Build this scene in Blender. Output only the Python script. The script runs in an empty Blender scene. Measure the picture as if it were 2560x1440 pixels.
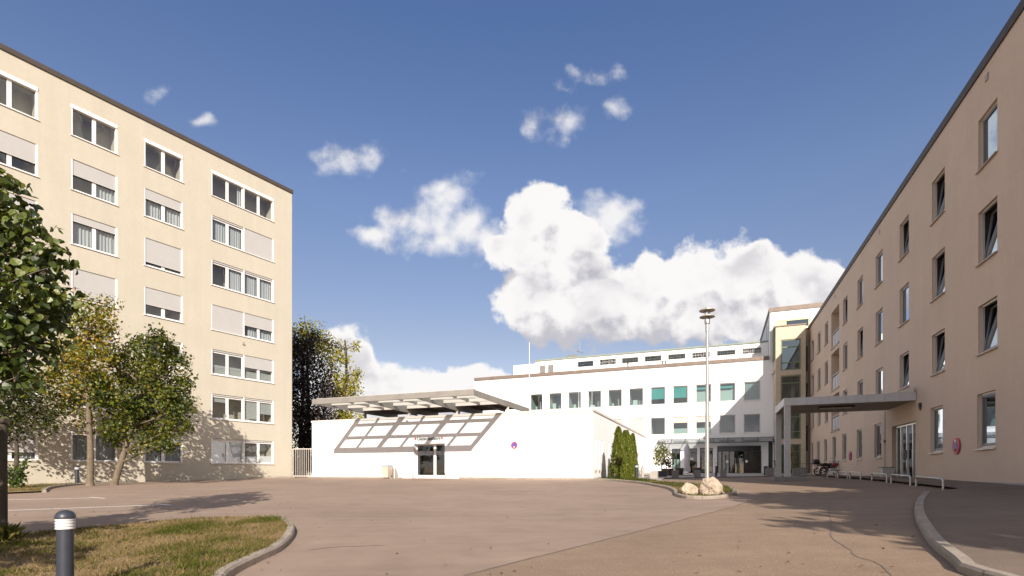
import bpy, math, random
import numpy as np
from mathutils import Vector, Matrix
from mathutils.geometry import delaunay_2d_cdt

R = math.radians
rnd = random.Random(11)
sc = bpy.context.scene
col = sc.collection

# ------------------------------------------------------------------ camera
EYE = 1.5                     # eye height; the yard rises away from the camera
FPX, HOR, CX = 1300.0, 1180.0, 1280.0      # lens measured on the photograph (2560 px wide)
cam = bpy.data.cameras.new('camera'); cam_o = bpy.data.objects.new('camera', cam); col.objects.link(cam_o)
cam_o.location = (0, 0, EYE); cam_o.rotation_euler = (R(90), 0, 0)
cam.sensor_width = 36; cam.lens = 36 * FPX / 2560; cam.shift_y = (HOR - 720) / 2560
cam.clip_start = 0.05; cam.clip_end = 3000
sc.camera = cam_o

# ------------------------------------------------------------------ sun and sky
SUN_EL = 26.4
SUN_TRAVEL = Vector((-0.105, 0.994, -math.tan(R(SUN_EL)))).normalized()
sun = bpy.data.lights.new('sun', 'SUN'); sun_o = bpy.data.objects.new('sun', sun); col.objects.link(sun_o)
sun.energy = 2.85; sun.angle = R(0.5); sun.color = (1.0, 0.90, 0.78)
sun_o.rotation_euler = SUN_TRAVEL.to_track_quat('-Z', 'Y').to_euler()
sun_o.location = (10, -30, 40)

SKY_STRENGTH = 0.085
CLOUD_GAIN = 7.95
world = bpy.data.worlds.new('World'); sc.world = world; world.use_nodes = True

sc.view_settings.view_transform = 'Standard'; sc.view_settings.look = 'None'
sc.view_settings.gamma = 1.0; sc.view_settings.use_curve_mapping = False
sc.view_settings.exposure = 1.45
sc.render.engine = 'CYCLES'
sc.cycles.max_bounces = 7; sc.cycles.transparent_max_bounces = 12
sc.cycles.caustics_reflective = False; sc.cycles.caustics_refractive = False
sc.cycles.use_denoising = True

def build_sky():
    nt = world.node_tree; nt.nodes.clear(); N = nt.nodes; L = nt.links
    # --- cloud density, a node group of the sky direction (u = x/y, v = z/y)
    g = bpy.data.node_groups.new('cloud_density', 'ShaderNodeTree')
    g.interface.new_socket('P', in_out='INPUT', socket_type='NodeSocketVector')
    for q in ('D', 'S', 'N'): g.interface.new_socket(q, in_out='OUTPUT', socket_type='NodeSocketFloat')
    gn, gl = g.nodes, g.links
    gi = gn.new('NodeGroupInput'); go = gn.new('NodeGroupOutput')
    def gm(op, a, b=None, clamp=False):
        m = gn.new('ShaderNodeMath'); m.operation = op; m.use_clamp = clamp
        for k, s in enumerate((a, b)):
            if s is None: continue
            if isinstance(s, (int, float)): m.inputs[k].default_value = s
            else: gl.new(s, m.inputs[k])
        return m.outputs[0]
    # gentle warp so that outlines are not elliptical
    nz0 = gn.new('ShaderNodeTexNoise'); nz0.inputs['Scale'].default_value = 11; nz0.inputs['Detail'].default_value = 3
    gl.new(gi.outputs[0], nz0.inputs['Vector'])
    sub = gn.new('ShaderNodeVectorMath'); sub.operation = 'SUBTRACT'; gl.new(nz0.outputs['Color'], sub.inputs[0]); sub.inputs[1].default_value = (.5, .5, .5)
    scl = gn.new('ShaderNodeVectorMath'); scl.operation = 'MULTIPLY'; gl.new(sub.outputs[0], scl.inputs[0]); scl.inputs[1].default_value = (.06, .06, 0)
    add = gn.new('ShaderNodeVectorMath'); add.operation = 'ADD'; gl.new(gi.outputs[0], add.inputs[0]); gl.new(scl.outputs[0], add.inputs[1])
    P = add.outputs[0]
    # cumulus heaps: centre px, py, radii, strength
    B = [(1390,745,125,95,1.35),(1340,745,75,80,1.35),(1500,760,140,90,1.35),(1640,740,130,85,1.35),(1760,720,120,90,1.35),(1870,700,110,90,1.35),(1985,725,110,80,1.35),
         (2055,720,70,70,1.35),(1890,650,55,45,1.35),(1745,660,60,40,1.35),(1630,675,50,40,1.35),(1750,800,200,60,0.93),(1920,800,170,70,0.93),(1560,790,200,50,0.81),
         (1345,545,75,75,1.35),(1390,600,130,70,1.35),(1500,560,84,67,.69),(1290,635,75,50,1.22),(1430,660,110,55,1.22),(1220,605,61,40,.69),(1553,525,42,47,.69),
         (1120,510,69,58,.69),(1160,560,67,61,.69),(1050,560,95,50,.69),(1090,595,95,33,.69),(1005,560,50,47,.69),(945,596,56,22,.69),(1105,470,31,29,.69),
         (875,402,75,38,0.50),(820,388,32,20,0.40),(1390,308,52,36,0.48),(1338,328,24,20,0.40),(1522,265,40,28,0.42),(1505,188,58,22,0.40),(1415,218,22,13,0.34),
         (498,300,44,15,0.36),(398,240,30,16,0.32),(1975,645,60,14,0.24),
         (855,900,75,70,1.35),(905,955,110,60,1.35),(985,965,100,48,1.35),(1050,970,70,34,1.35),(1105,975,70,44,1.35),(1165,955,60,42,1.35),(1235,970,60,32,1.22),(1000,1020,300,50,1.35)]
    D = None; DS = None
    for (px, py, rx, ry, w) in B:
        a = gn.new('ShaderNodeVectorMath'); a.operation = 'SUBTRACT'; gl.new(P, a.inputs[0]); a.inputs[1].default_value = ((px-CX)/FPX, (HOR-py)/FPX, 0)
        b = gn.new('ShaderNodeVectorMath'); b.operation = 'MULTIPLY'; gl.new(a.outputs[0], b.inputs[0]); b.inputs[1].default_value = (FPX/rx/1.36, FPX/ry/1.36, 0)
        c = gn.new('ShaderNodeVectorMath'); c.operation = 'LENGTH'; gl.new(b.outputs[0], c.inputs[0])
        d = gm('MULTIPLY', gm('SUBTRACT', 1.0, c.outputs['Value']), w)
        if w > .7: D = d if D is None else gm('SMOOTH_MAX', D, d)
        else: DS = d if DS is None else gm('SMOOTH_MAX', DS, d)
    # elsewhere in the sky (outside the picture) unseen cumulus, cover thickened to brighten shade
    sx = gn.new('ShaderNodeSeparateXYZ'); gl.new(gi.outputs[0], sx.inputs[0])
    far = gm('MAXIMUM', gm('MULTIPLY', gm('SUBTRACT', gm('ABSOLUTE', sx.outputs[0]), 1.15), 2.0, True), sx.outputs[2])
    far = gm('MULTIPLY', far, gm('SUBTRACT', 3.8, sx.outputs[1], True))
    nzf = gn.new('ShaderNodeTexNoise'); nzf.inputs['Scale'].default_value = 1.6; nzf.inputs['Detail'].default_value = 2
    gl.new(gi.outputs[0], nzf.inputs['Vector'])
    low = gm('SUBTRACT', 1.0, gm('MULTIPLY', sx.outputs[1], .55), True)
    sc_ = gm('MULTIPLY', gm('SUBTRACT', nzf.outputs[0], .36), 5.0)
    sc_ = gm('SUBTRACT', sc_, gm('MULTIPLY', gm('SUBTRACT', 1.0, far), 2.0))
    D = gm('MINIMUM', gm('MAXIMUM', D, sc_), .85)
    nz = gn.new('ShaderNodeTexNoise'); nz.inputs['Scale'].default_value = 21; nz.inputs['Detail'].default_value = 9; nz.inputs['Roughness'].default_value = .57
    gl.new(gi.outputs[0], nz.inputs['Vector'])
    nz2 = gn.new('ShaderNodeTexVoronoi'); nz2.feature = 'SMOOTH_F1'; nz2.inputs['Scale'].default_value = 26; nz2.inputs['Smoothness'].default_value = .6
    gl.new(P, nz2.inputs['Vector'])
    nn = gm('ADD', gm('MULTIPLY', gm('SUBTRACT', nz.outputs[0], .5), 1.15), gm('MULTIPLY', gm('SUBTRACT', .42, nz2.outputs['Distance']), .45))
    gl.new(gm('ADD', D, nn), go.inputs[0]); gl.new(gm('ADD', DS, nn), go.inputs[1])
    nz3 = gn.new('ShaderNodeTexNoise'); nz3.inputs['Scale'].default_value = 8; nz3.inputs['Detail'].default_value = 5; gl.new(P, nz3.inputs['Vector']); gl.new(nz3.outputs[0], go.inputs[2])
    for n in gn:
        if n.type == 'MATH' and n.operation == 'SMOOTH_MAX': n.inputs[2].default_value = .22

    def m(op, a, b=None, c=None, clamp=False):
        x = N.new('ShaderNodeMath'); x.operation = op; x.use_clamp = clamp
        for k, s in enumerate((a, b, c)):
            if s is None: continue
            if isinstance(s, (int, float)): x.inputs[k].default_value = s
            else: L.new(s, x.inputs[k])
        return x.outputs[0]
    def smooth(v, lo, hi):
        r = N.new('ShaderNodeMapRange'); r.interpolation_type = 'SMOOTHSTEP'
        L.new(v, r.inputs[0]); r.inputs[1].default_value = lo; r.inputs[2].default_value = hi
        return r.outputs[0]
    tc = N.new('ShaderNodeTexCoord')
    sp = N.new('ShaderNodeSeparateXYZ'); L.new(tc.outputs['Generated'], sp.inputs[0])
    yy = m('MAXIMUM', m('ABSOLUTE', sp.outputs[1]), .06)
    cb = N.new('ShaderNodeCombineXYZ'); L.new(m('DIVIDE', sp.outputs[0], yy), cb.inputs[0]); L.new(m('DIVIDE', sp.outputs[2], yy), cb.inputs[1])
    front = m('LESS_THAN', sp.outputs[1], 0.0)
    L.new(front, cb.inputs[2])
    d1 = N.new('ShaderNodeGroup'); d1.node_tree = g; L.new(cb.outputs[0], d1.inputs[0])
    off = N.new('ShaderNodeVectorMath'); off.operation = 'ADD'; L.new(cb.outputs[0], off.inputs[0]); off.inputs[1].default_value = (-.015, .062, 0)
    d2 = N.new('ShaderNodeGroup'); d2.node_tree = g; L.new(off.outputs[0], d2.inputs[0])
    alpha = m('MAXIMUM', m('MULTIPLY', smooth(d1.outputs[0], .04, .34), .98), m('MULTIPLY', smooth(d1.outputs[1], -.05, .68), .90))
    up = smooth(sp.outputs[2], -.01, .04)
    alpha = m('MULTIPLY', alpha, up)
    shade = m('ADD', m('MULTIPLY', smooth(m('SUBTRACT', d2.outputs[0], d1.outputs[0]), -.10, .55), .85), m('MULTIPLY', m('MULTIPLY', smooth(d1.outputs[2], .46, .68), .55), smooth(d1.outputs[0], .35, .8)), None, True)
    sky = N.new('ShaderNodeTexSky'); sky.sky_type = 'NISHITA'; sky.sun_disc = False
    sky.sun_elevation = R(SUN_EL); sky.sun_rotation = R(174); sky.altitude = 450
    sky.air_density = 1.0; sky.dust_density = 0.6; sky.ozone_density = 1.6
    tint = N.new('ShaderNodeMix'); tint.data_type = 'RGBA'; tint.blend_type = 'MULTIPLY'; tint.inputs[0].default_value = 1.0
    L.new(sky.outputs[0], tint.inputs[6])
    rp = N.new('ShaderNodeValToRGB'); L.new(sp.outputs[2], rp.inputs[0]); e = rp.color_ramp.elements; e.new(.46)
    for k, (ps, c) in enumerate(SKY_TINT): e[k].position = ps; e[k].color = (*c, 1)
    L.new(rp.outputs[0], tint.inputs[7])
    cc = N.new('ShaderNodeMix'); cc.data_type = 'RGBA'; L.new(shade, cc.inputs[0])
    cc.inputs[6].default_value = tuple(CLOUD_GAIN * v for v in (.535, .522, .515)) + (1,)
    cc.inputs[7].default_value = tuple(CLOUD_GAIN * v for v in (.270, .265, .295)) + (1,)
    mx = N.new('ShaderNodeMix'); mx.data_type = 'RGBA'; L.new(alpha, mx.inputs[0]); L.new(tint.outputs[2], mx.inputs[6]); L.new(cc.outputs[2], mx.inputs[7])
    bg = N.new('ShaderNodeBackground'); bg.inputs[1].default_value = SKY_STRENGTH; L.new(mx.outputs[2], bg.inputs[0])
    out = N.new('ShaderNodeOutputWorld'); L.new(bg.outputs[0], out.inputs[0])
SKY_TINT = [(.24, (.634, .502, .467)), (.46, (.634, .583, .624)), (.66, (.495, .536, .662))]      # slight haze below, deep blue above
build_sky()
world.cycles.sampling_method = 'MANUAL'; world.cycles.sample_map_resolution = 512

# ------------------------------------------------------------------ materials
def mat(name, c, rough=.8, metal=0., var=None, bump=None, spec=.5, streak=None, speck=None, coat=0.):
    """Plain procedural surface: colour varied by noise (scale, amount), bump (scale, strength)."""
    m = bpy.data.materials.new(name); m.use_nodes = True
    nt = m.node_tree; b = nt.nodes['Principled BSDF']; L = nt.links
    b.inputs['Base Color'].default_value = (*c, 1); b.inputs['Roughness'].default_value = rough
    b.inputs['Metallic'].default_value = metal; b.inputs['Specular IOR Level'].default_value = spec
    if coat: b.inputs['Coat Weight'].default_value = coat
    geo = nt.nodes.new('ShaderNodeNewGeometry'); cur = None
    def layer(scale, amt, vec=None, det=5, rough_=.6):
        nonlocal cur
        n = nt.nodes.new('ShaderNodeTexNoise'); n.inputs['Scale'].default_value = scale; n.inputs['Detail'].default_value = det; n.inputs['Roughness'].default_value = rough_
        L.new(vec or geo.outputs['Position'], n.inputs['Vector'])
        r = nt.nodes.new('ShaderNodeMapRange'); r.inputs[1].default_value = .25; r.inputs[2].default_value = .75
        r.inputs[3].default_value = 1 - amt; r.inputs[4].default_value = 1 + amt; L.new(n.outputs[0], r.inputs[0])
        x = nt.nodes.new('ShaderNodeMix'); x.data_type = 'RGBA'; x.blend_type = 'MULTIPLY'; x.inputs[0].default_value = 1
        if cur is None: x.inputs[6].default_value = (*c, 1)
        else: L.new(cur, x.inputs[6])
        L.new(r.outputs[0], x.inputs[7]); cur = x.outputs[2]
    for v in (var or []): layer(*v)
    if streak:          # weather streaks running down a wall
        mp = nt.nodes.new('ShaderNodeMapping'); mp.inputs['Scale'].default_value = (1, 1, .07); L.new(geo.outputs['Position'], mp.inputs[0])
        layer(streak[0], streak[1], mp.outputs[0])
    if cur: L.new(cur, b.inputs['Base Color'])
    if bump:
        n = nt.nodes.new('ShaderNodeTexNoise'); n.inputs['Scale'].default_value = bump[0]; n.inputs['Detail'].default_value = 4
        L.new(geo.outputs['Position'], n.inputs['Vector'])
        bp = nt.nodes.new('ShaderNodeBump'); bp.inputs['Strength'].default_value = bump[1]; bp.inputs['Distance'].default_value = bump[2] if len(bump) > 2 else .01
        L.new(n.outputs[0], bp.inputs['Height']); L.new(bp.outputs[0], b.inputs['Normal'])
    return m

def glass(name, tint=(.6, .66, .68), gain=2.0, base=.03, rough=0.0, mirror=(.95, .97, 1)):
    """Window pane: clear tinted sheet that mirrors more at grazing angles."""
    m = bpy.data.materials.new(name); m.use_nodes = True
    nt = m.node_tree; nt.nodes.clear(); L = nt.links
    g0 = nt.nodes.new('ShaderNodeNewGeometry'); dt = nt.nodes.new('ShaderNodeVectorMath'); dt.operation = 'DOT_PRODUCT'; L.new(g0.outputs['Normal'], dt.inputs[0]); L.new(g0.outputs['Incoming'], dt.inputs[1])
    ab = nt.nodes.new('ShaderNodeMath'); ab.operation = 'ABSOLUTE'; L.new(dt.outputs['Value'], ab.inputs[0])
    om = nt.nodes.new('ShaderNodeMath'); om.operation = 'SUBTRACT'; om.inputs[0].default_value = 1; L.new(ab.outputs[0], om.inputs[1])
    pw = nt.nodes.new('ShaderNodeMath'); pw.operation = 'POWER'; L.new(om.outputs[0], pw.inputs[0]); pw.inputs[1].default_value = 5
    ma = nt.nodes.new('ShaderNodeMath'); ma.operation = 'MULTIPLY_ADD'; ma.use_clamp = True; L.new(pw.outputs[0], ma.inputs[0]); ma.inputs[1].default_value = gain; ma.inputs[2].default_value = .045 * gain + base
    t = nt.nodes.new('ShaderNodeBsdfTransparent'); t.inputs[0].default_value = (*tint, 1)
    gl = nt.nodes.new('ShaderNodeBsdfGlossy'); gl.inputs['Roughness'].default_value = rough; gl.inputs[0].default_value = (*mirror, 1)
    geo = nt.nodes.new('ShaderNodeNewGeometry'); nz = nt.nodes.new('ShaderNodeTexNoise'); nz.inputs['Scale'].default_value = 1.1; nz.inputs['Detail'].default_value = 1
    L.new(geo.outputs['Position'], nz.inputs['Vector'])
    bp = nt.nodes.new('ShaderNodeBump'); bp.inputs['Strength'].default_value = .12; bp.inputs['Distance'].default_value = .02; L.new(nz.outputs[0], bp.inputs['Height']); L.new(bp.outputs[0], gl.inputs['Normal'])
    x = nt.nodes.new('ShaderNodeMixShader'); L.new(ma.outputs[0], x.inputs[0]); L.new(t.outputs[0], x.inputs[1]); L.new(gl.outputs[0], x.inputs[2])
    o = nt.nodes.new('ShaderNodeOutputMaterial'); L.new(x.outputs[0], o.inputs[0])
    return m

def cloth(name, c, trans=.35):
    m = bpy.data.materials.new(name); m.use_nodes = True; nt = m.node_tree; nt.nodes.clear(); L = nt.links
    d = nt.nodes.new('ShaderNodeBsdfDiffuse'); d.inputs[0].default_value = (*c, 1)
    t = nt.nodes.new('ShaderNodeBsdfTranslucent'); t.inputs[0].default_value = (*c, 1)
    x = nt.nodes.new('ShaderNodeMixShader'); x.inputs[0].default_value = trans; L.new(d.outputs[0], x.inputs[1]); L.new(t.outputs[0], x.inputs[2])
    o = nt.nodes.new('ShaderNodeOutputMaterial'); L.new(x.outputs[0], o.inputs[0]); return m

def leafmat(name, cols, trans=.32, gloss=.04):
    """Foliage: colour by the per-leaf attribute 'tint'."""
    m = bpy.data.materials.new(name); m.use_nodes = True; nt = m.node_tree; nt.nodes.clear(); L = nt.links
    a = nt.nodes.new('ShaderNodeAttribute'); a.attribute_name = 'tint'
    r = nt.nodes.new('ShaderNodeValToRGB'); L.new(a.outputs['Fac'], r.inputs[0])
    e = r.color_ramp.elements
    while len(e) < len(cols): e.new(.5)
    for k, c in enumerate(cols): e[k].position = k / (len(cols) - 1); e[k].color = (*c, 1)
    d = nt.nodes.new('ShaderNodeBsdfDiffuse'); t = nt.nodes.new('ShaderNodeBsdfTranslucent'); g = nt.nodes.new('ShaderNodeBsdfGlossy'); g.inputs['Roughness'].default_value = .45
    hs = nt.nodes.new('ShaderNodeHueSaturation'); hs.inputs['Value'].default_value = 1.25; hs.inputs['Hue'].default_value = .485; L.new(r.outputs[0], hs.inputs['Color'])
    L.new(r.outputs[0], d.inputs[0]); L.new(hs.outputs[0], t.inputs[0])
    x = nt.nodes.new('ShaderNodeMixShader'); x.inputs[0].default_value = trans; L.new(d.outputs[0], x.inputs[1]); L.new(t.outputs[0], x.inputs[2])
    y = nt.nodes.new('ShaderNodeMixShader'); y.inputs[0].default_value = gloss; L.new(x.outputs[0], y.inputs[1]); L.new(g.outputs[0], y.inputs[2])
    o = nt.nodes.new('ShaderNodeOutputMaterial'); L.new(y.outputs[0], o.inputs[0]); return m

def asphalt(name, c, c2, speck, speck_scale=90):
    m = bpy.data.materials.new(name); m.use_nodes = True; nt = m.node_tree; b = nt.nodes['Principled BSDF']; L = nt.links
    b.inputs['Roughness'].default_value = .88; b.inputs['Specular IOR Level'].default_value = .35
    geo = nt.nodes.new('ShaderNodeNewGeometry'); P = geo.outputs['Position']
    def nz(scale, det=4, rough=.6, vec=None):
        n = nt.nodes.new('ShaderNodeTexNoise'); n.inputs['Scale'].default_value = scale; n.inputs['Detail'].default_value = det; n.inputs['Roughness'].default_value = rough
        L.new(vec or P, n.inputs['Vector']); return n.outputs[0]
    def rng(v, a, b_, lo=0., hi=1.):
        r = nt.nodes.new('ShaderNodeMapRange'); L.new(v, r.inputs[0])
        for k, q in enumerate((a, b_, lo, hi)): r.inputs[1 + k].default_value = q
        return r.outputs[0]
    def mix(f, a, b_, mode='MIX'):
        x = nt.nodes.new('ShaderNodeMix'); x.data_type = 'RGBA'; x.blend_type = mode
        for s, k in ((f, 0), (a, 6), (b_, 7)):
            if isinstance(s, (int, float)): x.inputs[k].default_value = s if k == 0 else (s, s, s, 1)
            elif isinstance(s, tuple): x.inputs[k].default_value = (*s, 1)
            else: L.new(s, x.inputs[k])
        return x.outputs[2]
    k = mix(rng(nz(.35, 6, .62), .35, .65), c, c2)
    k = mix(1.0, k, rng(nz(2.3, 5), .3, .7, .93, 1.07), 'MULTIPLY')
    mp = nt.nodes.new('ShaderNodeMapping'); mp.inputs['Rotation'].default_value = (0, 0, .25); mp.inputs['Scale'].default_value = (.12, 1.6, 1); L.new(P, mp.inputs[0])
    k = mix(1.0, k, rng(nz(1.2, 4, .6, mp.outputs[0]), .3, .7, .92, 1.07), 'MULTIPLY')     # faint wheel tracks
    k = mix(1.0, k, rng(nz(speck_scale, 2, .7), .3, .7, 1 - speck, 1 + speck), 'MULTIPLY')
    v = nt.nodes.new('ShaderNodeTexVoronoi'); v.inputs['Scale'].default_value = speck_scale * .8; L.new(P, v.inputs['Vector'])
    k = mix(rng(v.outputs['Color'], .86, .96, 0, .55 * min(1, speck * 3)), k, tuple(min(1, 2.1 * q) for q in c))
    k = mix(rng(nz(.9, 6, .7), .68, .74, 0, .35), k, tuple(.55 * q for q in c))
    L.new(k, b.inputs['Base Color'])
    bp = nt.nodes.new('ShaderNodeBump'); bp.inputs['Strength'].default_value = .5; bp.inputs['Distance'].default_value = .006; L.new(nz(120, 3), bp.inputs['Height']); L.new(bp.outputs[0], b.inputs['Normal'])
    return m

M = {}
M['cream'] = mat('cream_render', (.470, .432, .356), .9, var=[(.5, .04), (6, .03)], bump=(90, .35, .006), streak=(2.2, .04))
M['tan'] = mat('tan_render', (.620, .485, .380), .9, var=[(.45, .05), (5, .03)], bump=(70, .5, .008), streak=(1.3, .03))
M['white_wall'] = mat('white_render', (.86, .862, .885), .9, var=[(.5, .015), (4, .015)], bump=(90, .3, .005), streak=(3, .02))
M['plinth'] = mat('plinth_render', (.72, .67, .64), .9, var=[(2, .05)], bump=(60, .4, .006))
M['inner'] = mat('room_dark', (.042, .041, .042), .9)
M['inner_light'] = mat('room_pale', (.55, .55, .52), .9)
M['fascia'] = mat('dark_bronze_fascia', (.075, .060, .050), .6, .2, var=[(2, .12)])
M['fascia_brown'] = mat('brown_metal_fascia', (.20, .155, .13), .6, .2, var=[(1.5, .15), (9, .08)], streak=(3, .12))
M['roof'] = mat('roof_gravel', (.24, .22, .20), .95, var=[(3, .2)])
M['white'] = mat('white_frame', (.80, .785, .77), .45)
M['frame_grey'] = mat('alu_frame', (.60, .57, .54), .45, .3)
M['frame_pale'] = mat('pale_grey_frame', (.66, .61, .56), .5)
M['sill'] = mat('sill_metal', (.62, .58, .55), .45, .3)
M['sill_dark'] = mat('sill_brown', (.38, .31, .27), .5, .2)
M['shutter'] = mat('grey_shutter', (.455, .445, .44), .6, var=[(1.2, .03)])
M['pane'] = glass('pane', (.80, .83, .84), 1.6, .03)
M['pane_b'] = glass('pane_green', (.58, .72, .70), 2.2, .06)
M['pane_r'] = glass('pane_mirror', (.40, .46, .46), 3.4, .12, 0., (.56, .66, .78))
M['pane_dark'] = glass('pane_dark', (.42, .48, .44), 1.7, .03)
M['pane_roof'] = glass('pane_roof', (.70, .76, .78), 1.3, .02)
M['curtain'] = cloth('curtain', (.66, .68, .68))
M['blind'] = cloth('pale_blind', (.60, .63, .60))
M['blind_beige'] = cloth('beige_blind', (.74, .66, .58), .2)
M['teal'] = cloth('teal_blind', (.10, .52, .50), .2)
M['film'] = mat('pale_film', (.60, .60, .60), .6)
M['steel_frame'] = mat('weathered_steel_beam', (.275, .258, .240), .65, .3, var=[(1.5, .15), (14, .08)], bump=(40, .15, .004))
M['soffit'] = mat('brown_soffit', (.27, .185, .15), .8, var=[(3, .1)])
M['steel'] = mat('galvanised_steel', (.50, .51, .50), .42, .85, var=[(9, .2), (40, .1)])
M['stainless'] = mat('stainless_steel', (.58, .56, .53), .35, .9, var=[(6, .08)])
M['anthracite'] = mat('anthracite_metal', (.045, .048, .055), .5, .3, var=[(5, .1)])
M['black'] = mat('black_metal', (.018, .018, .020), .5)
M['black_rubber'] = mat('black_rubber', (.015, .015, .015), .8)
M['bollard'] = mat('blue_grey_paint', (.036, .041, .056), .42, .1, var=[(7, .15)], bump=(160, .1, .002))
M['bollard_band'] = mat('white_band', (.58, .58, .60), .35)
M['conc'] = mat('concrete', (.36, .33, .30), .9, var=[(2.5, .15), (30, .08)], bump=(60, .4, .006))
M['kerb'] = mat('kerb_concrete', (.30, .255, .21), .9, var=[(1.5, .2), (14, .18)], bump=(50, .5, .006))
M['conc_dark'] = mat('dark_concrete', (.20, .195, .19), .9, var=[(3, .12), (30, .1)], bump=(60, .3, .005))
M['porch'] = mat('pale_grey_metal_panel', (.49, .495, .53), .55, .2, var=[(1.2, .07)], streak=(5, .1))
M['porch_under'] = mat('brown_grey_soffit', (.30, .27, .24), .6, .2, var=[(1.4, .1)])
M['column'] = mat('grey_painted_column', (.45, .45, .47), .7, var=[(2, .1), (20, .06)])
M['clad'] = mat('beige_slat_cladding', (.62, .535, .43), .8, var=[(3, .06)], bump=(50, .2, .004))
M['clad_back'] = mat('beige_cladding_joint', (.40, .31, .21), .9)
M['green_frame'] = mat('sage_green_frame', (.17, .235, .125), .5)
M['green_pale'] = mat('pale_green_panel', (.52, .60, .33), .6)
M['copper'] = mat('copper_green', (.24, .28, .245), .75, var=[(2, .2)])
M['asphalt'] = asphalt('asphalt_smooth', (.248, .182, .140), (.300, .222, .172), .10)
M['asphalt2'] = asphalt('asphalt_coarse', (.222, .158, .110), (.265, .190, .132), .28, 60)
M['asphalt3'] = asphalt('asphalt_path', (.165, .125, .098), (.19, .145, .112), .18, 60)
M['paving'] = mat('pale_paving', (.36, .33, .31), .9, var=[(1, .1), (12, .08)], bump=(40, .3, .005))
M['gravel'] = mat('gravel', (.46, .37, .30), .95, var=[(20, .35), (60, .3)], bump=(60, 1, .02))
M['paint'] = mat('road_paint', (.80, .77, .73), .8, var=[(3, .1), (25, .12)])
M['seam'] = mat('bitumen_seam', (.15, .115, .092), .7, var=[(4, .3)])
M['seam_pale'] = mat('pale_road_joint', (.36, .28, .22), .85, var=[(4, .3)])
M['soil'] = mat('dry_lawn_soil', (.22, .150, .068), .95, var=[(1.3, .3), (9, .3), (60, .3)], bump=(50, .8, .02))
M['red'] = mat('sign_red', (.58, .035, .045), .45)
M['cross_red'] = mat('cross_red', (.62, .05, .04), .5)
M['blue'] = mat('sign_blue', (.015, .10, .46), .45)
M['sign_white'] = mat('sign_white', (.78, .78, .78), .5)
M['sign_grey'] = mat('sign_print_grey', (.30, .30, .30), .6)
M['letter'] = mat('grey_lettering', (.10, .10, .10), .6)
M['pane_door'] = glass('pane_door', (.40, .46, .46), 2.0, .06, 0., (.70, .76, .84))
M['band'] = mat('frosted_band', (.30, .325, .36), .5)
M['sash'] = mat('grey_sash', (.24, .235, .23), .5, .2)
M['bin'] = mat('beige_plastic', (.56, .47, .41), .55)
M['bin_lid'] = mat('blue_grey_plastic', (.30, .40, .46), .5)
M['rock'] = mat('limestone', (.40, .325, .25), .95, var=[(1.6, .25), (7, .25), (35, .2)], bump=(9, .9, .06))
M['wood'] = mat('shade_dark_wood', (.050, .040, .030), .9, var=[(5, .2)], streak=(18, .3), bump=(50, .4, .006))  # grey wood darkened, shade of the crown put into its colour
M['rattan'] = mat('dark_rattan', (.060, .040, .032), .7, var=[(40, .3)], bump=(90, .8, .01))
M['parasol'] = cloth('white_canvas', (.78, .76, .80), .25)
M['bark'] = mat('grey_brown_bark', (.155, .122, .085), .95, var=[(4, .25), (25, .3)], bump=(35, 1, .02), streak=(14, .2))
M['bark_dark'] = mat('dark_bark', (.065, .050, .040), .95, var=[(4, .2)], bump=(35, 1, .02))
M['moto_red'] = mat('dark_red_paint', (.20, .012, .015), .3, coat=.5)
M['moto_black'] = mat('black_plastic', (.012, .012, .014), .4)
M['chrome'] = mat('chrome', (.75, .75, .75), .18, 1.0)
M['yellow'] = mat('yellow_plastic', (.62, .36, .03), .5)
M['amber'] = mat('amber_lens', (.62, .17, .02), .3)
M['lamp_disc'] = mat('lamp_disc_beige_metal', (.50, .46, .40), .5, .4)
M['lamp_glass'] = glass('lamp_glass', (.86, .86, .84), 1.8, .06, .05)
M['leaf_near'] = leafmat('linden_leaves', [(.016, .032, .003), (.065, .095, .008), (.16, .175, .020)], .30, .06)
M['leaf_maple'] = leafmat('maple_leaves', [(.020, .038, .004), (.062, .084, .007), (.135, .145, .012), (.19, .135, .016)], .26)
M['leaf_autumn'] = leafmat('yellowing_leaves', [(.075, .105, .010), (.16, .17, .016), (.28, .225, .022), (.38, .19, .03)], .28)
M['leaf_shade'] = leafmat('shaded_maple_leaves', [(.014, .024, .004), (.040, .054, .008), (.095, .095, .014)], .25)  # darker copy of the maple greens, shade put into the colour
M['leaf_purple'] = leafmat('copper_beech_leaves', [(.010, .006, .006), (.024, .013, .011), (.040, .024, .016)], .15)
M['leaf_yellow'] = leafmat('yellow_green_leaves', [(.13, .15, .014), (.30, .28, .026), (.45, .37, .04)], .34)
M['leaf_magnolia'] = leafmat('magnolia_leaves', [(.075, .105, .020), (.15, .17, .035), (.26, .20, .06)], .3)
M['leaf_thuja'] = leafmat('thuja_sprays', [(.070, .100, .010), (.110, .140, .014), (.165, .175, .024)], .2)
M['leaf_offscene'] = leafmat('dark_conifer_leaves', [(.015, .026, .010), (.035, .050, .018)], .2)
M['leaf_plant'] = leafmat('green_plant_leaves', [(.03, .07, .008), (.07, .13, .015), (.13, .17, .03)], .3)
M['grass'] = leafmat('grass_blades', [(.040, .068, .010), (.095, .105, .020), (.190, .145, .060), (.29, .215, .115)], .25, .0)
M['leaf_fallen'] = leafmat('dry_leaves', [(.05, .035, .02), (.12, .075, .03), (.20, .13, .05)], .1, .02)
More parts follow.
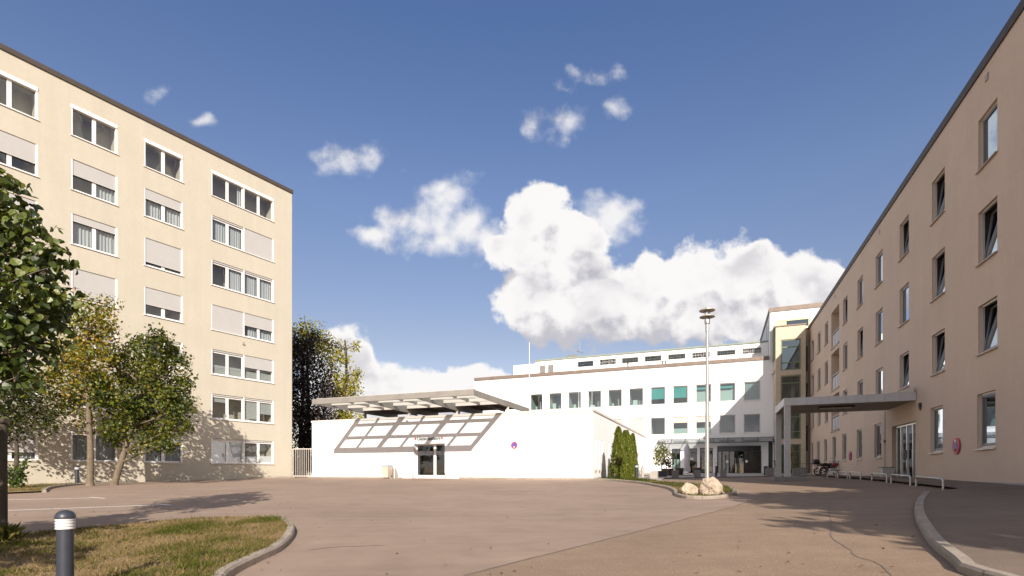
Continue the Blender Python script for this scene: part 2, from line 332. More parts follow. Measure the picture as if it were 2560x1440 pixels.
OFF_TREES = [(12.0, -1.4, 6.5, 3.4, 1.8, "broad dark shade tree nearest to the end of the tan wing"), (8.3, -5.0, 5.7, 2.0, 1.3, "shade tree farther left behind the viewpoint"), (9.8, -4.0, 6.2, 2.4, 1.2, "flat-crowned shade tree in the middle of the group behind the viewpoint"), (11.5, -4.9, 6.6, 2.8, 1.8, "slim shade tree between the two others at the wing end"), (-8.7, 4.2, 1.4, 1.9, 1.3, "low young tree left of the viewpoint at the lawn edge"), (-6.3, 0.8, 1.6, 1.2, 1.0, "low young tree behind the bollard on the lawn")]
# ------------------------------------------------------------------ mesh helpers
class MB:
    def __init__(s): s.v, s.f, s.m = [], [], []
    def face(s, pts, mi=0):
        k = len(s.v); s.v += [tuple(p) for p in pts]; s.f.append(tuple(range(k, k + len(pts)))); s.m.append(mi)
    def box(s, x0, x1, y0, y1, z0, z1, mi=0, M_=None):
        k = len(s.v)
        p = [(x, y, z) for z in (z0, z1) for (x, y) in ((x0, y0), (x1, y0), (x1, y1), (x0, y1))]
        if M_ is not None: p = [tuple(M_ @ Vector(q)) for q in p]
        s.v += p
        for q in ((0, 3, 2, 1), (4, 5, 6, 7), (0, 1, 5, 4), (1, 2, 6, 5), (2, 3, 7, 6), (3, 0, 4, 7)): s.f.append(tuple(k + i for i in q)); s.m.append(mi)
    def prism(s, poly, z0, z1, mi=0, fn=None):
        fn = fn or (lambda x, y, z: (x, y, z)); n = len(poly); k = len(s.v)
        s.v += [fn(x, y, z0) for x, y in poly] + [fn(x, y, z1) for x, y in poly]
        s.f.append(tuple(range(k + n - 1, k - 1, -1))); s.m.append(mi); s.f.append(tuple(range(k + n, k + 2 * n))); s.m.append(mi)
        for i in range(n):
            j = (i + 1) % n; s.f.append((k + i, k + j, k + n + j, k + n + i)); s.m.append(mi)
    def tube(s, pts, rad, n=8, mi=0, caps=True):
        pts = [Vector(p) for p in pts]; rad = [rad] * len(pts) if isinstance(rad, (int, float)) else rad
        k = len(s.v); up = None
        for i, p in enumerate(pts):
            t = (pts[min(i + 1, len(pts) - 1)] - pts[max(i - 1, 0)]).normalized()
            if up is None: up = Vector((0, 0, 1)) if abs(t.z) < .9 else Vector((1, 0, 0))
            a = t.cross(up).normalized(); b = t.cross(a).normalized(); up = -b if b.length else up
            up = a.cross(t)
            for q in range(n):
                w = 2 * math.pi * q / n; s.v.append(tuple(p + a * (rad[i] * math.cos(w)) + up * (rad[i] * math.sin(w))))
        for i in range(len(pts) - 1):
            for q in range(n):
                r = (q + 1) % n; s.f.append((k + i * n + q, k + i * n + r, k + (i + 1) * n + r, k + (i + 1) * n + q)); s.m.append(mi)
        if caps:
            s.f.append(tuple(range(k + n - 1, k - 1, -1))); s.m.append(mi)
            e = k + (len(pts) - 1) * n; s.f.append(tuple(range(e, e + n))); s.m.append(mi)
    def lathe(s, prof, n=20, mi=0, c=(0, 0), fn=None):
        fn = fn or (lambda x, y, z: (x, y, z)); k = len(s.v)
        for r, z in prof:
            for q in range(n):
                w = 2 * math.pi * q / n; s.v.append(fn(c[0] + r * math.cos(w), c[1] + r * math.sin(w), z))
        for i in range(len(prof) - 1):
            for q in range(n):
                r = (q + 1) % n; s.f.append((k + i * n + q, k + i * n + r, k + (i + 1) * n + r, k + (i + 1) * n + q)); s.m.append(mi)
        s.f.append(tuple(range(k + n - 1, k - 1, -1))); s.m.append(mi)
        e = k + (len(prof) - 1) * n; s.f.append(tuple(range(e, e + n))); s.m.append(mi)
    def mesh(s, name, mats, smooth=False):
        me = bpy.data.meshes.new(name); me.from_pydata(s.v, [], s.f)
        for m_ in (mats if isinstance(mats, (list, tuple)) else [mats]): me.materials.append(m_)
        if any(s.m): me.polygons.foreach_set('material_index', s.m)
        if smooth:
            me.polygons.foreach_set('use_smooth', [True] * len(s.f))
            try: me.set_sharp_from_angle(angle=R(40))
            except Exception: pass
        me.update(); return me
    def build(s, name, mats, parent=None, loc=(0, 0, 0), rot=(0, 0, 0), smooth=False):
        return link(name, s.mesh(name, mats, smooth), parent, loc, rot)

def link(name, me, parent=None, loc=(0, 0, 0), rot=(0, 0, 0)):
    o = bpy.data.objects.new(name, me); col.objects.link(o)
    o.parent = parent; o.location = loc; o.rotation_euler = rot
    return o
def tag(o, label=None, cat=None, group=None, kind=None):
    for k, v in (('label', label), ('category', cat), ('group', group), ('kind', kind)):
        if v: o[k] = v
    return o
def thing(name, label, cat, loc=(0, 0, 0), rotz=0., group=None):
    o = bpy.data.objects.new(name, None); col.objects.link(o); o.empty_display_size = .2
    o.location = loc; o.rotation_euler = (0, 0, rotz)
    return tag(o, label, cat, group)
def children(o): return [c for c in list(col.objects) if c.parent == o]
KIDS = None
def copy_tree(src, kids, parent=None):
    c = src.copy(); col.objects.link(c); c.parent = parent
    for k in kids.get(src.name, []): copy_tree(k, kids, c)
    return c
def kid_map():
    d = {}
    for o in col.objects:
        if o.parent: d.setdefault(o.parent.name, []).append(o)
    return d

# ------------------------------------------------------------------ the lie of the land
CP = np.array([  # x, y, height below the eye
    (0, 0, -1.42), (-3.6, 5, -1.27), (-8.4, 8.5, -1.12), (0, 10, -1.10), (0, 20, -.80), (0, 27, -.58), (-3.9, 33.6, -.43), (4.7, 30.3, -.44), (-14.6, 37.9, -.40),
    (-16.1, 38, -.40), (-24.6, 25, -.72), (-20, 28.5, -.60), (-22, 21, -.80), (-12, 17.5, -.90), (-8.4, 14, -.98), (7, 18.4, -.82), (6.5, 16.6, -.88), (6.4, 30.6, -.48),
    (11.4, 14.5, -.60), (12, 20, -.53), (15, 15, -.46), (17.4, 21.7, -.36), (13.1, 24.9, -.42), (9.3, 35, -.50), (12, 38, -.42), (18, 45, -.26), (24, 51, -.15), (27, 47, -.2),
    (23, 38, -.3), (20, 30, -.32), (7.6, 9.7, -.82), (6, 6, -1.0), (11, 10, -.72), (12, 0, -1.0), (-12, 0, -1.5), (0, -15, -1.9), (-30, 12, -1.0), (-45, 45, -.5), (45, 45, 0.1),
    (45, 0, -.6), (-40, -15, -1.9), (40, -15, -1.3), (14.8, 56, -.12), (0, 75, -.1), (30, 75, 0.), (-25, 60, -.3)], float)
def _k(r2): return np.where(r2 > 0, r2 * np.log(np.maximum(r2, 1e-9)) * .5, 0)
_n = len(CP); _A = np.zeros((_n + 3, _n + 3)); _d2 = ((CP[:, None, :2] - CP[None, :, :2]) ** 2).sum(2)
_A[:_n, :_n] = _k(_d2) + np.eye(_n) * 25.; _A[:_n, _n] = 1; _A[:_n, _n + 1:] = CP[:, :2]; _A[_n, :_n] = 1; _A[_n + 1:, :_n] = CP[:, :2].T
_W = np.linalg.solve(_A, np.r_[CP[:, 2], 0, 0, 0])
def gh(x, y):
    """Ground height (world z) at x, y; works on arrays."""
    x = np.asarray(x, float); y = np.asarray(y, float)
    r2 = (x[..., None] - CP[:, 0]) ** 2 + (y[..., None] - CP[:, 1]) ** 2
    return EYE + (_k(r2) @ _W[:_n] + _W[_n] + x * _W[_n + 1] + y * _W[_n + 2])
def gz(x, y): return float(gh(x, y))
def gp(px, py, lift=0.):
    """Where the line of sight through a photo pixel meets the ground (raised by lift)."""
    Y = np.geomspace(2.5, 90, 1500); h = EYE - (py - HOR) / FPX * Y - gh((px - CX) / FPX * Y, Y) - lift
    i = np.argmax(h < 0) if (h < 0).any() else int(np.argmin(h))
    if i > 0 and h[i] < 0:
        t = h[i - 1] / (h[i - 1] - h[i]); y = Y[i - 1] + (Y[i] - Y[i - 1]) * t
    else: y = Y[i]
    return Vector(((px - CX) / FPX * y, y, 0))
def at(px, Y):
    """Ground point in the direction of a photo column, Y metres away."""
    x = (px - CX) / FPX * Y; return Vector((x, Y, gz(x, Y)))

def sheet(name, poly, m_, lift=0., step=1.0, parent=None):
    """A surface that follows the ground, bounded by poly (x, y)."""
    pts = []
    for i, a in enumerate(poly):
        b = poly[(i + 1) % len(poly)]; a = Vector(a[:2]); b = Vector(b[:2]); n = max(1, int((b - a).length / step))
        pts += [a + (b - a) * (j / n) for j in range(n)]
    nb = len(pts); xs = [p.x for p in pts]; ys = [p.y for p in pts]
    P = np.array([(p.x, p.y) for p in pts])
    gx = np.arange(min(xs) + step * .5, max(xs), step); gy = np.arange(min(ys) + step * .5, max(ys), step)
    X, Y = np.meshgrid(gx, gy); X = X.ravel(); Y = Y.ravel()
    ins = np.zeros(len(X), bool); near = np.zeros(len(X), bool)
    for i in range(nb):
        (x0, y0), (x1, y1) = P[i], P[(i + 1) % nb]
        c = (y0 > Y) != (y1 > Y)
        with np.errstate(divide='ignore', invalid='ignore'): ins ^= c & (X < (x1 - x0) * (Y - y0) / (y1 - y0 if y1 != y0 else 1e-12) + x0)
        near |= (X - x0) ** 2 + (Y - y0) ** 2 < (step * .35) ** 2
    k = ins & ~near
    allp = [Vector(p) for p in pts] + [Vector((a, b)) for a, b in zip(X[k], Y[k])]
    v, e, f, *_ = delaunay_2d_cdt(allp, [], [tuple(range(nb))], 1, 1e-5)
    va = np.array([(q.x, q.y) for q in v]); z = gh(va[:, 0], va[:, 1]) + lift
    me = bpy.data.meshes.new(name); me.from_pydata([(a, b, c) for (a, b), c in zip(va.tolist(), z.tolist())], [], [tuple(q) for q in f])
    me.materials.append(m_); me.polygons.foreach_set('use_smooth', [True] * len(me.polygons)); me.update()
    return link(name, me, parent)

def dense(poly, step, closed=False):
    """Points at even distances along a smooth curve through poly."""
    P = [Vector(p[:2]) for p in poly]; out = []; n = len(P)
    for i in range(n if closed else n - 1):
        g = lambda j: P[j % n] if closed else P[max(0, min(n - 1, j))]
        p0, p1, p2, p3 = g(i - 1), g(i), g(i + 1), g(i + 2)
        for q in range(24):
            t = q / 24; out.append(.5 * ((2 * p1) + (p2 - p0) * t + (2 * p0 - 5 * p1 + 4 * p2 - p3) * t * t + (3 * p1 - p0 - 3 * p2 + p3) * t ** 3))
    if not closed: out.append(P[-1])
    else: out.append(out[0])
    res = [out[0]]; acc = 0
    for a, b in zip(out, out[1:]):
        d = (b - a).length
        while acc + d >= step and d > 0:
            t = (step - acc) / d; a = a + (b - a) * t; res.append(a); d = (b - a).length; acc = 0
        acc += d
    if (res[-1] - out[-1]).length > step * .3: res.append(out[-1])
    return res

def kerb(label, poly, w=.14, h=.11, stone=1.0, closed=False, name='kerb'):
    """A line of kerb stones, each one a part of its own."""
    pts = dense(poly, stone / 4, closed); c = pts[len(pts) // 2]
    root = thing(name, label, None, (c.x, c.y, gz(c.x, c.y))); tag(root, kind='structure')
    nrm = []
    for i in range(len(pts)):
        t = (pts[min(i + 1, len(pts) - 1)] - pts[max(0, i - 1)]).normalized(); nrm.append(Vector((t.y, -t.x)))
    for i in range(0, len(pts) - 1, 4):
        j = min(i + 4, len(pts) - 1)
        if j - i < 1: continue
        b = MB(); rings = []; hh = h + rnd.uniform(-.006, .006)
        for q in range(i, j + 1):
            p = pts[q].copy()
            if q == i: p += (pts[j] - pts[i]).normalized() * .006
            if q == j: p -= (pts[j] - pts[i]).normalized() * .006
            z = gz(p.x, p.y); o = [p + nrm[q] * (w / 2), p - nrm[q] * (w / 2)]
            o2 = [p + nrm[q] * (w / 2 - .025), p - nrm[q] * (w / 2 - .012)]
            ring = [(o[0], z - .15), (o[0], z + hh - .03), (o2[0], z + hh), (o2[1], z + hh), (o[1], z + hh - .012), (o[1], z - .15)]
            rings.append([(a.x - root.location.x, a.y - root.location.y, zz - root.location.z) for a, zz in ring])
        for a, bb in zip(rings, rings[1:]):
            for q in range(5): b.face((a[q], a[q + 1], bb[q + 1], bb[q]))
        b.face(rings[0]); b.face(rings[-1][::-1])
        b.build('kerb_stone', M['kerb'], root)
    return root

# ------------------------------------------------------------------ facades
class Fac:
    """Frame of a building: x to the right along the front, y into the building, z up from the eye level."""
    def __init__(s, x0, z0, d):
        s.o = Vector((x0, z0)); s.d = Vector(d).normalized(); s.n = Vector((-s.d.y, s.d.x)); s.rz = math.atan2(s.d.y, s.d.x)
    def fx(s, px, y=0.):
        o = s.o + s.n * y; r = Vector(((px - CX) / FPX, 1.))
        return (o.y * r.x - o.x * r.y) / (s.d.x * r.y - s.d.y * r.x)
    def dep(s, px, y=0.): return (s.o + s.n * y + s.d * s.fx(px, y)).y
    def fz(s, px, py, y=0.): return (HOR - py) * s.dep(px, y) / FPX
    def w(s, x, y=0.):
        p = s.o + s.d * x + s.n * y; return p

def wall_holes(b, P, u0, u1, z0, z1, holes, mw=0, mr=0, mn=1):
    """Wall face with real openings: holes = (ua, ub, za, zb, reveal depth, room depth or None)."""
    us = sorted({u0, u1, *[h[0] for h in holes], *[h[1] for h in holes]}); zs = sorted({z0, z1, *[h[2] for h in holes], *[h[3] for h in holes]})
    us = [u for u in us if u0 - 1e-6 <= u <= u1 + 1e-6]; zs = [z for z in zs if z0 - 1e-6 <= z <= z1 + 1e-6]
    for za, zb in zip(zs, zs[1:]):
        run = None
        for ua, ub in list(zip(us, us[1:])) + [(None, None)]:
            solid = ua is not None and not any(h[0] <= (ua + ub) / 2 <= h[1] and h[2] <= (za + zb) / 2 <= h[3] for h in holes)
            if solid: run = [ua, ub] if run is None else [run[0], ub]
            elif run: b.face([P(run[0], za, 0), P(run[1], za, 0), P(run[1], zb, 0), P(run[0], zb, 0)], mw); run = None
    for (ua, ub, za, zb, rv, room) in holes:
        def shell(d0, d1, m_):
            b.face([P(ua, za, d0), P(ub, za, d0), P(ub, za, d1), P(ua, za, d1)], m_); b.face([P(ua, zb, d0), P(ub, zb, d0), P(ub, zb, d1), P(ua, zb, d1)], m_)
            b.face([P(ua, za, d0), P(ua, zb, d0), P(ua, zb, d1), P(ua, za, d1)], m_); b.face([P(ub, za, d0), P(ub, zb, d0), P(ub, zb, d1), P(ub, za, d1)], m_)
        shell(0, rv, mr)
        if room:
            shell(rv, rv + room, mn); b.face([P(ua, za, rv + room), P(ub, za, rv + room), P(ub, zb, rv + room), P(ua, zb, rv + room)], mn)

_cache = {}
def cached(key, fn):
    if key not in _cache: _cache[key] = fn()
    return _cache[key]
def rect_mesh(w, h, m_, name='pane'):
    def mk():
        b = MB(); b.face([(0, 0, 0), (w, 0, 0), (w, 0, h), (0, 0, h)]); return b.mesh(name, m_)
    return cached(('rect', round(w, 3), round(h, 3), m_.name, name), mk)
def shutter_mesh(w, h, m_):
    def mk():
        b = MB(); z = 0.; p = .052
        while z < h - 1e-3:
            t = min(p * .82, h - z); b.face([(0, 0, z), (w, 0, z), (w, -.009, z + t), (0, -.009, z + t)])
            if z + p < h: b.face([(0, -.009, z + t), (w, -.009, z + t), (w, 0, z + p), (0, 0, z + p)])
            z += p
        b.box(0, w, -.012, .012, -.05, 0); return b.mesh('shutter', m_)
    return cached(('shut', round(w, 2), round(h, 2), m_.name), mk)
def curtain_mesh(w, h, m_, seed=0, amp=.03):
    def mk():
        r = random.Random(seed); b = MB(); n = max(10, int(w / .028)); ph = 0; rows = []
        xs = []
        for i in range(n + 1):
            ph += r.uniform(.7, 1.5); xs.append((i / n * w, amp * math.sin(ph) + amp * .5 * math.sin(ph * .37)))
        for i in range(n):
            (x0, y0), (x1, y1) = xs[i], xs[i + 1]; b.face([(x0, y0, 0), (x1, y1, 0), (x1, y1 * .6, h), (x0, y0 * .6, h)])
        return b.mesh('curtain', m_)
    return cached(('cur', round(w, 2), round(h, 2), m_.name, seed, amp), mk)
def pleat_mesh(w, h, m_):
    def mk():
        b = MB(); n = max(4, int(h / .05)); 
        for i in range(n): b.face([(0, (i % 2) * .012, h * i / n), (w, (i % 2) * .012, h * i / n), (w, ((i + 1) % 2) * .012, h * (i + 1) / n), (0, ((i + 1) % 2) * .012, h * (i + 1) / n)])
        return b.mesh('blind', m_)
    return cached(('ple', round(w, 2), round(h, 2), m_.name), mk)
def frame_mesh(w, h, cuts, fw, dep, m_, mull=None, trans=(), name='window'):
    """Outer frame with mullions at cuts (x) and transoms (z)."""
    mull = mull or fw
    def mk():
        b = MB(); b.box(0, fw, 0, dep, 0, h); b.box(w - fw, w, 0, dep, 0, h); b.box(fw, w - fw, 0, dep, 0, fw); b.box(fw, w - fw, 0, dep, h - fw, h)
        for c in cuts:
            c, mw_ = c if isinstance(c, tuple) else (c, mull); b.box(c - mw_ / 2, c + mw_ / 2, -.004, dep - .004, fw, h - fw)
        for t in trans: b.box(fw, w - fw, -.002, dep - .002, t - mull / 2, t + mull / 2)
        return b.mesh(name, m_)
    return cached(('fr', round(w, 3), round(h, 3), str(cuts), fw, dep, m_.name, mull, str(trans), name), mk)
def sill_mesh(w, m_, out=.06, th=.035, drop=.02):
    def mk():
        b = MB(); f = [(-.04, -out, -drop - th), (w + .04, -out, -drop - th), (w + .04, .06, -th), (-.04, .06, -th)]
        t = [(x, y, z + th) for x, y, z in f]; k = len(b.v); b.v += f + t
        for q in ((0, 3, 2, 1), (4, 5, 6, 7), (0, 1, 5, 4), (1, 2, 6, 5), (2, 3, 7, 6), (3, 0, 4, 7)): b.f.append(q); b.m.append(0)
        return b.mesh('sill', m_)
    return cached(('sill', round(w, 3), m_.name, out), mk)
# ================================================================== LARGE STRUCTURE
# ------------------------------------------------------------------ ground
road = sheet('road', [(-70, -40), (70, -40), (70, 100), (-70, 100)], M['asphalt'], 0, 1.6); tag(road, kind='structure')
b = MB(); b.face([(-1500, -1500, -3.2), (1500, -1500, -3.2), (1500, 1500, -3.2), (-1500, 1500, -3.2)])
tag(b.build('ground', M['soil']), kind='structure')

# ------------------------------------------------------------------ left: cream seven-storey block
FL = Fac(-16.077, 38.0, (.5477, .8367))
def building(name, label, F, cat='building'):
    return thing(name, label, cat, (F.o.x, F.o.y, EYE), F.rz)
left = building('apartment_building', 'cream seven-storey apartment block with grey roller shutters, maples standing at its foot', FL)
LX = [(-19.65, 2.06, 1), (-16.25, 2.08, 1), (-12.85, 2.06, 1), (-9.49, 2.08, 1), (-5.72, 4.28, 2)]
LH = 1.60
LT = [19.31 - 2.857 * r for r in range(7)]
holes = [(x, x + w, t - LH, t, .12, .9) for x, w, u in LX for t in LT]
b = MB(); P = lambda u, z, d: (u, d, z)
wall_holes(b, P, -24, 0, -1.0, 20.36, holes)
b.face([(0, 0, -1.5), (0, 14, -1.5), (0, 14, 20.36), (0, 0, 20.36)]); b.face([(-24, 0, -1.5), (-24, 14, -1.5), (-24, 14, 20.36), (-24, 0, 20.36)]); b.face([(-24, 14, -1.5), (0, 14, -1.5), (0, 14, 20.36), (-24, 14, 20.36)])
b.build('wall', [M['cream'], M['cream'], M['inner']], left)
b = MB(); b.box(-24, 0, .03, 14, -1.4, -.9); b.box(-24.02, -15.0, -.012, .02, -1.3, -.52); b.build('plinth', M['plinth'], left)
b = MB(); b.box(-24.06, .06, -.07, .10, 20.34, 20.59); b.box(-.04, .06, .10, 14, 20.34, 20.59); b.box(-24.06, -23.9, .10, 14, 20.34, 20.59); b.build('fascia', M['fascia'], left)
b = MB(); b.box(-23.9, -.04, .10, 14, 20.30, 20.40); b.build('roof', M['roof'], left)

def left_frame(w, units, box):
    def mk():
        b = MB(); fw = .075; h = LH
        b.box(0, fw, -.10, .06, 0, h); b.box(w - fw, w, -.10, .06, 0, h)           # guide rails
        b.box(fw, w - fw, 0, .06, 0, .085); b.box(fw, w - fw, 0, .06, h - .20, h)
        uw = w / units
        for k in range(units):
            c = (k + .5) * uw; b.box(c - .085, c + .085, -.006, .054, .085, h - .2)
            if k: b.box(k * uw - .10, k * uw + .10, -.012, .050, .085, h - .2); b.box(k * uw - .035, k * uw + .035, -.10, -.012, 0, h)
        if box: b.box(-.0, w, -.135, -.0, h - .19, h - .0); 
        return b.mesh('window', M['white'])
    return cached(('lf', w, units, box), mk)
def left_window(x, w, units, top, shut, cur, blind=(), box=False, tilt=()):
    z = top - LH
    fr = link('window', left_frame(w, units, box), left, (x, .11, z))
    link('sill', sill_mesh(w, M['white'] if top > 3 else M['sill'], .17, .03, .02), fr, (0, 0, .0))
    uw = w / units; lights = []
    for k in range(units):
        x0 = k * uw + (.075 if k == 0 else .10); xm = (k + .5) * uw; x1 = (k + 1) * uw - (.075 if k == units - 1 else .10)
        lights += [(x0, xm - .085), (xm + .085, x1)]
        s = shut[k]
        if s > .02:
            sh = s * LH; a0 = k * uw + (.075 if k == 0 else .036); a1 = (k + 1) * uw - (.075 if k == units - 1 else .036)
            link('shutter', shutter_mesh(a1 - a0, sh - .04, M['shutter']), fr, (a0, -.062, LH - sh + .04))
        elif not box:
            q = MB(); a0 = k * uw + .076; a1 = (k + 1) * uw - .076; q.box(a0, a1, -.07, -.004, LH - .10, LH - .02); q.build('shutter_box', M['shutter'], fr)
    for i, (a, c) in enumerate(lights):
        zz = .085; hh = LH - .285
        link('pane', rect_mesh(c - a, hh, M['pane']), fr, (a, .03, zz), (R(-6) if i in tilt else 0, 0, 0))
        if i < len(cur) and cur[i]:
            link('curtain', curtain_mesh((c - a) * cur[i], hh, M['curtain'], i + int(abs(x * 10)) % 5), fr, (a + (c - a) * (1 - cur[i]), .17, zz))
        if i < len(blind) and blind[i]:
            lo, hi = blind[i]; link('blind', pleat_mesh(c - a, (hi - lo) * hh, M['blind']), fr, (a, .075, zz + lo * hh))
for ci, (x, w, u) in enumerate(LX):
    for r, t in enumerate(LT):
        S = [0] * u; C = [0] * (2 * u); Bl = [None] * (2 * u); T = ()
        key = (ci, r)
        tab = {(0, 1): ([.5], [1, 1]), (0, 2): ([.3], [0, 1]), (0, 4): ([.7], [0, 0]), (0, 6): ([.5], [1, 1]),
               (1, 1): ([.62], [0, 0]), (1, 2): ([.35], [1, 1]), (1, 3): ([.8], [0, 0]), (1, 4): ([.4], [1, 1]), (1, 5): ([0], [1, 1]), (1, 6): ([.74], [.8, .8]),
               (2, 1): ([.50], [0, 1]), (2, 2): ([.24], [1, 1]), (2, 3): ([.93], [0, 0]), (2, 4): ([.46], [0, 0], [(0, .5), (0, .45)]), (2, 5): ([.15], [1, 0]), (2, 6): ([0], [1, 1]),
               (3, 1): ([.36], [1, 1]), (3, 2): ([.86], [0, 0]), (3, 3): ([.62], [0, 0]), (3, 4): ([0], [0, 0]), (3, 5): ([.2], [.6, 0]), (3, 6): ([.30], [1, 1]),
               (4, 0): ([0, 0], [0, .25, 0, 0]), (4, 1): ([0, 1], [1, 1, 0, 0]), (4, 2): ([0, 0], [0, 1, 1, 1], [], (0,)), (4, 3): ([1, .52], [0, 0, .65, 1]),
               (4, 4): ([0, .50], [0, 0, 0, 0], [(0, .42), (0, .42), (0, .36), (0, .38)]), (4, 5): ([0, 0], [0, 0, 0, 0], [(.78, 1), None, (.08, 1), (.4, 1)]),
               (4, 6): ([0, 0], [0, 0, 0, 0])}.get(key)
        if tab:
            S, C = tab[0], tab[1]
            if len(tab) > 2 and tab[2]: Bl = tab[2]
            if len(tab) > 3: T = tab[3]
        left_window(x, w, u, t, S, C, Bl, box=(r == 0), tilt=T)
        if key == (4, 6):      # frosted film in the ground-floor windows
            fr = [o for o in col.objects if o.parent == left][-1]
            for a, c, hh in ((.09, .95, 1.0), (1.17, 2.02, 1.0), (2.26, 3.08, .30), (3.30, 4.18, .34)):
                link('film', rect_mesh(c - a, hh * (LH - .3), M['film'], 'film'), fr, (a, .05, .09))
# small fixings on the wall
for px, py in ((608, 860),):
    q = MB(); q.box(-.06, .06, -.08, 0, -.05, .05); q.box(-.02, .02, -.06, 0, .05, .16)
    q.build('wall_bracket', M['sill_dark'], left, (FL.fx(px), 0, FL.fz(px, py)))

# ------------------------------------------------------------------ low white pavilion with the ambulance entrance
FP = Fac(4.7237, 30.4, (.93263, -.36084))
low = building('entrance_pavilion', 'low white flat-roofed pavilion with a glazed double door under red crosses', FP)
PT = 3.60
dx0, dx1 = FP.fx(1034), FP.fx(1112)
slits = []
for pa in (1489, 1498, 1507, 1523, 1530.5, 1588.5, 1592.5, 1601, 1604.5, 1612, 1615):
    # narrow slot windows in the side wall: y along the wall
    o = FP.o; r = Vector(((pa - CX) / FPX, 1)); n = FP.n
    y = (o.x * r.y - o.y * r.x) / (n.y * r.x - n.x * r.y); slits.append(y)
b = MB()
wall_holes(b, lambda u, z, d: (u, d, z), -20.68, 0, -.95, PT, [(dx0, dx1, -.43, 1.87, .45, 1.6)], 0, 0, 1)
wall_holes(b, lambda u, z, d: (-d, u, z), 0, 28.0, -.95, PT, [(y - .16, y + .16, .10, 2.02, .22, None) for y in slits], 0, 0, 1)
b.face([(-20.68, 0, -1), (-20.68, 28, -1), (-20.68, 28, PT), (-20.68, 0, PT)])
b.build('wall', [M['white_wall'], M['inner']], low)
b = MB(); b.box(-20.66, -.02, .02, 28, PT - .25, PT - .12); b.build('roof', M['roof'], low)
b = MB(); b.box(-20.72, .04, -.05, .25, PT - .02, PT + .12); b.box(-.25, .05, .25, 28, PT - .02, PT + .12); b.box(-20.72, -20.45, .25, 28, PT - .02, PT + .12); b.build('parapet_cap', M['frame_pale'], low)
b = MB(); b.box(-20.70, dx0 - .002, -.015, .01, -.95, -.10); b.box(dx1 + .002, .015, -.015, .01, -.95, -.10); b.build('plinth', M['plinth'], low)
b = MB(); b.box(dx0 - .07, dx0 - .012, -.03, -.004, -.44, -.08); b.box(dx1 + .012, dx1 + .07, -.03, -.004, -.44, -.08); b.build('corner_guard', M['stainless'], low)
for y in slits:
    q = MB(); q.box(-.19, -.17, y - .16, y + .16, .10, 2.02); q.build('slot_pane', M['sign_white'], low)
    q = MB(); q.prism([(0, -.16), (.20, -.16), (.20, .16), (0, .16)], -.14, 0, 0, lambda a, c, zz: (-.20 + a + (.06 if zz < -.05 else 0), y + c, .16 + zz)); q.build('slot_sill', M['sill_dark'], low)
# door leaves
dw = dx1 - dx0; mid = dw * .60
door = MB(); door.box(0, .07, 0, .08, 0, 2.30); door.box(dw - .03, dw, 0, .08, 0, 2.30); door.box(.07, dw - .03, 0, .08, 0, .22); door.box(mid - .09, mid + .09, -.02, .08, .22, 2.30); door.box(.07, mid - .09, .01, .07, 2.22, 2.30); door.box(mid + .09, dw - .03, .01, .07, 2.22, 2.30)
door_o = door.build('door', M['white'], low, (dx0, .38, -.43))
for a, c in ((.07, mid - .09), (mid + .09, dw - .03)):
    link('pane', rect_mesh(c - a, 2.0, M['pane_dark']), door_o, (a, .04, .22))
    q = MB(); q.box(a + .0, c - .08, .02, .03, 1.56, 1.82); q.build('frosted_band', M['band'], door_o)
    q = MB(); q.lathe([(.045, 0), (.045, .008)], 14, 0, fn=lambda x, y, z: (x + (a + c) / 2, .018 - z, y + 1.755)); q.build('emblem', M['anthracite'], door_o)
    q = MB(); q.box(a + .04, c - .12, .012, .018, 1.655, 1.665); q.build('band_line', M['anthracite'], door_o)
q = MB(); q.box(mid - .10, mid + .10, -.05, -.022, 1.90, 1.99); q.build('door_sensor', M['sign_white'], door_o)
# lettering and crosses
def text(body, size, m_, parent, loc, rot, depth=.012, name='lettering', align='CENTER', sx=1.):
    cu = bpy.data.curves.new(name, 'FONT'); cu.body = body; cu.size = size; cu.extrude = depth / 2; cu.align_x = align; cu.resolution_u = 3; cu.offset = .006; cu.space_character = 1.08
    o = bpy.data.objects.new('tmp', cu); col.objects.link(o); dg = bpy.context.evaluated_depsgraph_get(); me = bpy.data.meshes.new_from_object(o.evaluated_get(dg)); bpy.data.objects.remove(o)
    me.materials.clear(); me.materials.append(m_); me.name = name
    r = link(name, me, parent, loc, rot); r.scale.x = sx; return r
xl = FP.fx(1072); zl = FP.fz(1072, 1100)
text('Liegendanfahrt', .285, M['letter'], low, (xl, -.02, zl), (R(90), 0, 0), .02, sx=.94)
for px, py in ((1039, 1097), (1105, 1095)):
    q = MB(); q.box(-.085, .085, -.02, 0, -.025, .025); q.box(-.025, .025, -.021, 0, -.085, -.025); q.box(-.025, .025, -.021, 0, .025, .085)
    q.build('red_cross', M['cross_red'], low, (FP.fx(px), -.012, FP.fz(px, py)))

